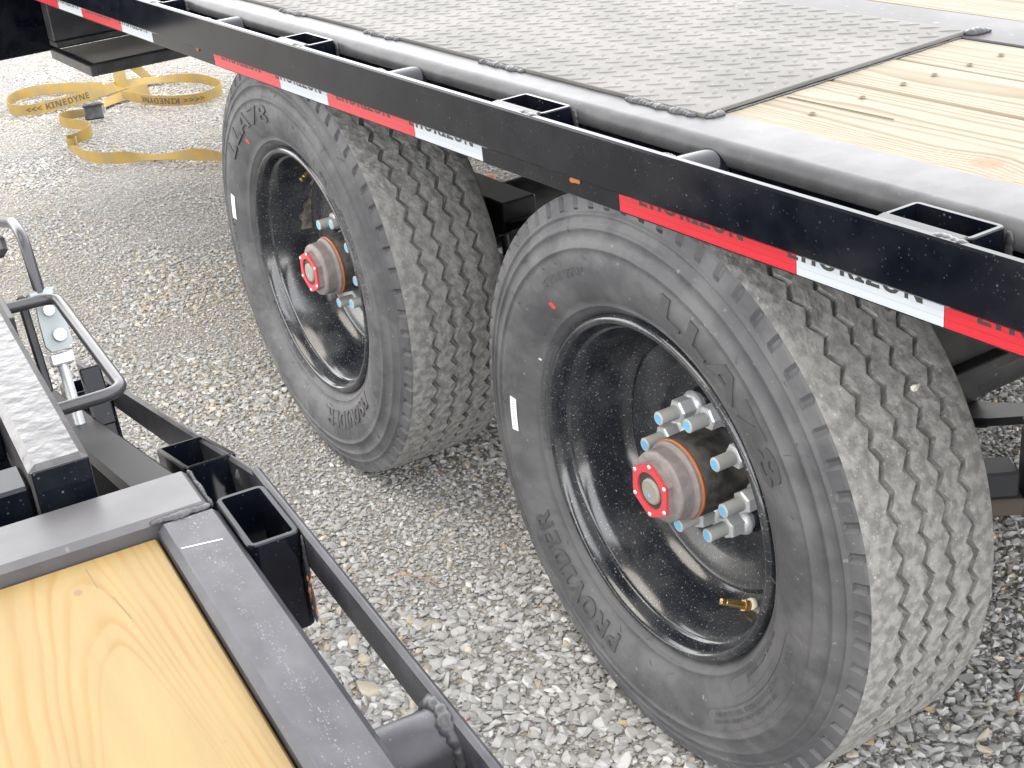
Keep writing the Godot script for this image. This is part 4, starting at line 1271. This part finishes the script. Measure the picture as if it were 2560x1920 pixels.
func strap() -> void:
	var S := Node3D.new()
	S.name = "tie_down_strap"
	S.position = Vector3(-4.2, 0, -0.55)
	add_child(S)
	tag(S, "dirty yellow webbing strap with a black buckle lying looped on the gravel", "strap")
	var base := Transform3D(Basis.IDENTITY, -S.position)
	# front strand of the left loop, round its end and back
	var a := on_edge([[-4.50, -0.62, -0.03, 0.0, 0.03], [-4.61, -0.48, -0.02, 0, 0.042], [-4.66, -0.37, -0.015, 0, 0.044], [-4.64, -0.295, 0.0, 0.0, 0.045], [-4.56, -0.245, 0.0, 0, 0.048], [-4.44, -0.222, 0.0, 0.0, 0.05], [-4.37, -0.262, 0.0, 0, 0.048], [-4.35, -0.32, -0.01, 0, 0.046], [-4.36, -0.42, -0.012, 0, 0.046], [-4.385, -0.51, -0.012, 0, 0.046], [-4.42, -0.61, -0.02, 0, 0.042], [-4.45, -0.71, -0.035, 0, 0.03], [-4.42, -0.82, -0.04, 0, 0.018], [-4.36, -0.88, -0.02, 0, 0.036], [-4.29, -0.93, 0.0, 0, 0.045], [-4.22, -0.95, 0.0, 0, 0.046]])
	part("webbing", ribbon(a, M.strap), S, base)
	part("printed_name", strap_text("<<< KINEDYNE", a, 0.815, 0.028, false), S, base)
	var b := on_edge([[-4.22, -0.95, 0, 0, 0.046], [-4.12, -0.965, 0, 0, 0.04], [-4.02, -0.93, 0.0, 0.0, 0.045], [-3.96, -0.84, 0.0, 0, 0.046], [-3.98, -0.77, 0.0, 0, 0.046], [-4.03, -0.715, 0.0, 0, 0.046], [-4.11, -0.67, 0, 0, 0.045], [-4.20, -0.645, -0.01, 0, 0.042], [-4.28, -0.625, -0.03, 0, 0.03]])
	part("webbing", ribbon(b, M.strap), S, base)
	part("printed_name", strap_text("<<<< KINEDYNE", b, 0.46, 0.028, true), S, base)
	var c := on_edge([[-4.27, -0.73, -0.02, 0, 0.045], [-4.265, -0.66, -0.03, 0, 0.038], [-4.25, -0.58, -0.045, 0, 0.02], [-4.20, -0.50, -0.045, 0, 0.02], [-4.14, -0.45, -0.03, 0, 0.035]])
	part("webbing", ribbon(c, M.strap), S, base)
	var u := [[Vector3(-4.45, 0.01, -0.66), Vector3(-4.46, 0.012, -0.71)], [Vector3(-4.47, 0.05, -0.655), Vector3(-4.475, 0.052, -0.705)], [Vector3(-4.50, 0.085, -0.665), Vector3(-4.50, 0.085, -0.715)], [Vector3(-4.55, 0.09, -0.70), Vector3(-4.55, 0.09, -0.75)], [Vector3(-4.58, 0.06, -0.75), Vector3(-4.57, 0.06, -0.80)], [Vector3(-4.55, 0.015, -0.79), Vector3(-4.54, 0.015, -0.83)]]
	part("webbing", ribbon(u, M.strap), S, base)
	var e := on_edge([[-4.15, -0.43, 0, 0, 0.035], [-4.16, -0.37, 0, 0, 0.04], [-4.12, -0.325, 0, 0, 0.045], [-4.05, -0.325, 0, 0, 0.042], [-3.97, -0.36, 0, 0, 0.045], [-3.90, -0.375, 0, 0, 0.048], [-3.84, -0.355, 0, 0, 0.05], [-3.80, -0.30, 0, 0, 0.045], [-3.80, -0.262, 0, 0, 0.04], [-3.76, -0.25, 0, 0, 0.04], [-3.74, -0.27, 0, 0, 0.04], [-3.77, -0.285, 0, 0, 0.04]])
	part("webbing", ribbon(e, M.strap), S, base)
	var f := on_edge([[-3.72, -0.245, 0, 0, 0.02], [-3.64, -0.245, 0, 0, 0.04], [-3.55, -0.25, 0, 0, 0.043], [-3.46, -0.285, 0, 0, 0.046], [-3.40, -0.35, -0.01, 0, 0.042], [-3.37, -0.41, -0.03, 0, 0.018], [-3.33, -0.455, -0.03, 0, 0.012], [-3.29, -0.49, -0.015, 0, 0.03], [-3.24, -0.53, 0, 0, 0.047], [-3.19, -0.57, -0.01, 0, 0.042], [-3.14, -0.605, -0.03, 0, 0.025], [-3.05, -0.66, -0.035, 0, 0.02]])
	part("webbing", ribbon(f, M.strap), S, base)
	var st := newst()
	var bb := Basis(Vector3.UP, 1.25) * Basis(Vector3.RIGHT, -0.35)
	rbox(st, Transform3D(bb, Vector3(-4.08, 0.038, -0.445)), Vector3(0.07, 0.062, 0.016), 0.004)
	rbox(st, Transform3D(bb, Vector3(-4.075, 0.062, -0.445)), Vector3(0.078, 0.008, 0.026), 0.003)
	part("buckle", done(st, M.buckle), S, base)
	st = newst()
	tube(st, [Vector3(-4.085, 0.02, -0.49), Vector3(-4.085, 0.062, -0.49)], 0.004, 10)
	part("buckle_pin", done(st, M.screw), S, base)

# ---------------------------------------------------------------- the scene
func _ready() -> void:
	rng.seed = 7
	var cam := Camera3D.new()
	cam.name = "camera"
	cam.fov = 29.93
	cam.near = 0.05
	cam.far = 4000.0
	cam.transform = Transform3D(Basis(Vector3.UP, deg_to_rad(60.387279)) * Basis(Vector3.RIGHT, deg_to_rad(-26.001952)) * Basis(Vector3.BACK, deg_to_rad(-5.707838)), Vector3(1.31032, 1.34791, 0.935517))
	add_child(cam)
	cam.current = true

	var env := Environment.new()
	var sky_mat := ProceduralSkyMaterial.new()
	sky_mat.sky_top_color = Color(0.87, 0.875, 0.885)
	sky_mat.sky_horizon_color = Color(1.0, 0.995, 0.985)
	sky_mat.sky_curve = 0.2
	sky_mat.ground_horizon_color = Color(0.6, 0.6, 0.6)
	sky_mat.ground_bottom_color = Color(0.4, 0.39, 0.37)
	sky_mat.sky_energy_multiplier = 1.2
	var sky := Sky.new()
	sky.sky_material = sky_mat
	env.background_mode = Environment.BG_SKY
	env.sky = sky
	env.tonemap_mode = Environment.TONE_MAPPER_LINEAR
	env.tonemap_exposure = 5.1
	env.sdfgi_enabled = true
	env.ssao_enabled = true
	env.ssil_enabled = true
	var we := WorldEnvironment.new()
	we.name = "world_environment"
	we.environment = env
	add_child(we)
	var sun := DirectionalLight3D.new()
	sun.name = "sun"
	sun.light_energy = 0.15
	sun.light_color = Color(1.0, 0.97, 0.92)
	sun.light_angular_distance = 40.0
	sun.shadow_enabled = true
	sun.look_at_from_position(Vector3(-0.5, 2.2, 1.1), Vector3.ZERO, Vector3.UP)
	add_child(sun)

	materials()
	# ground sheet
	var st := newst()
	var s := 600.0
	quad(st, Vector3(-s, -0.0044, -s), Vector3(s, -0.0044, -s), Vector3(s, -0.0044, s), Vector3(-s, -0.0044, s), Vector3.UP)
	var g := MeshInstance3D.new()
	g.name = "ground"
	g.mesh = done(st, M.ground)
	add_child(g)
	tag(g, "compacted stone yard under the gravel", "ground", "", "structure")
	gravel(cam)
	wheel_meshes()
	trailer()
	second_trailer()
	strap()
	# timber lying on the gravel under the trailer
	var tb := Node3D.new()
	tb.name = "timber_block"
	tb.transform = Transform3D(Basis(Vector3(0.55, 0, -0.835), Vector3.UP, Vector3(0.835, 0, 0.55)), Vector3(-0.08, 0.0, -0.79))
	add_child(tb)
	tag(tb, "dark timber lying on a brown board on the gravel, behind the nearer wheel", "timber")
	part("upper_timber", boxmesh(-0.45, 0.02, 0.036, 0.085, -0.06, 0.0, mat(lin(0.016, 0.017, 0.02), 0.6), 0.004), tb)
	part("lower_board", boxmesh(-0.45, 0.03, 0.002, 0.035, -0.07, 0.006, mat(lin(0.06, 0.048, 0.04), 0.85), 0.004), tb)
	part("end_post", boxmesh(0.031, 0.08, 0.0, 0.15, -0.05, 0.008, mat(lin(0.012, 0.013, 0.017), 0.5), 0.004), tb)
	# small loose things
	st = newst()
	tube(st, [Vector3(-0.585, 0.012, 0.134), Vector3(-0.575, 0.016, 0.118), Vector3(-0.554, 0.017, 0.097), Vector3(-0.533, 0.015, 0.085), Vector3(-0.513, 0.01, 0.078)], 0.0011, 6)
	var tw := MeshInstance3D.new()
	tw.name = "dry_twig"
	tw.mesh = done(st, mat(lin(0.3, 0.16, 0.1), 0.8))
	add_child(tw)
	tag(tw, "thin curved reddish twig on the gravel between the trailers", "twig")
	var rs := RandomNumberGenerator.new()
	rs.seed = 3
	var sm := stone_mesh(rs)
	sm.surface_set_material(0, mat(lin(0.55, 0.53, 0.48), 0.9))
	var ws := MeshInstance3D.new()
	ws.name = "white_stone"
	ws.mesh = sm
	ws.transform = Transform3D(Basis.from_euler(Vector3(0.4, 0.8, 0.2)).scaled(Vector3(0.011, 0.011, 0.009)), Vector3(0.3236, 0.6215, -0.1255))
	add_child(ws)
	tag(ws, "white stone chip wedged in the tread groove of the nearer tyre", "stone")
	var sm2 := stone_mesh(rs)
	sm2.surface_set_material(0, mat(lin(0.32, 0.12, 0.07), 0.9))
	var bs := MeshInstance3D.new()
	bs.name = "brown_stone"
	bs.mesh = sm2
	bs.transform = Transform3D(Basis.from_euler(Vector3(0.1, 0.5, 0.0)).scaled(Vector3(0.06, 0.03, 0.05)), Vector3(-2.3, 0.015, -1.105))
	add_child(bs)
	tag(bs, "reddish brown stone on the gravel beyond the gap between the two tyres", "stone")
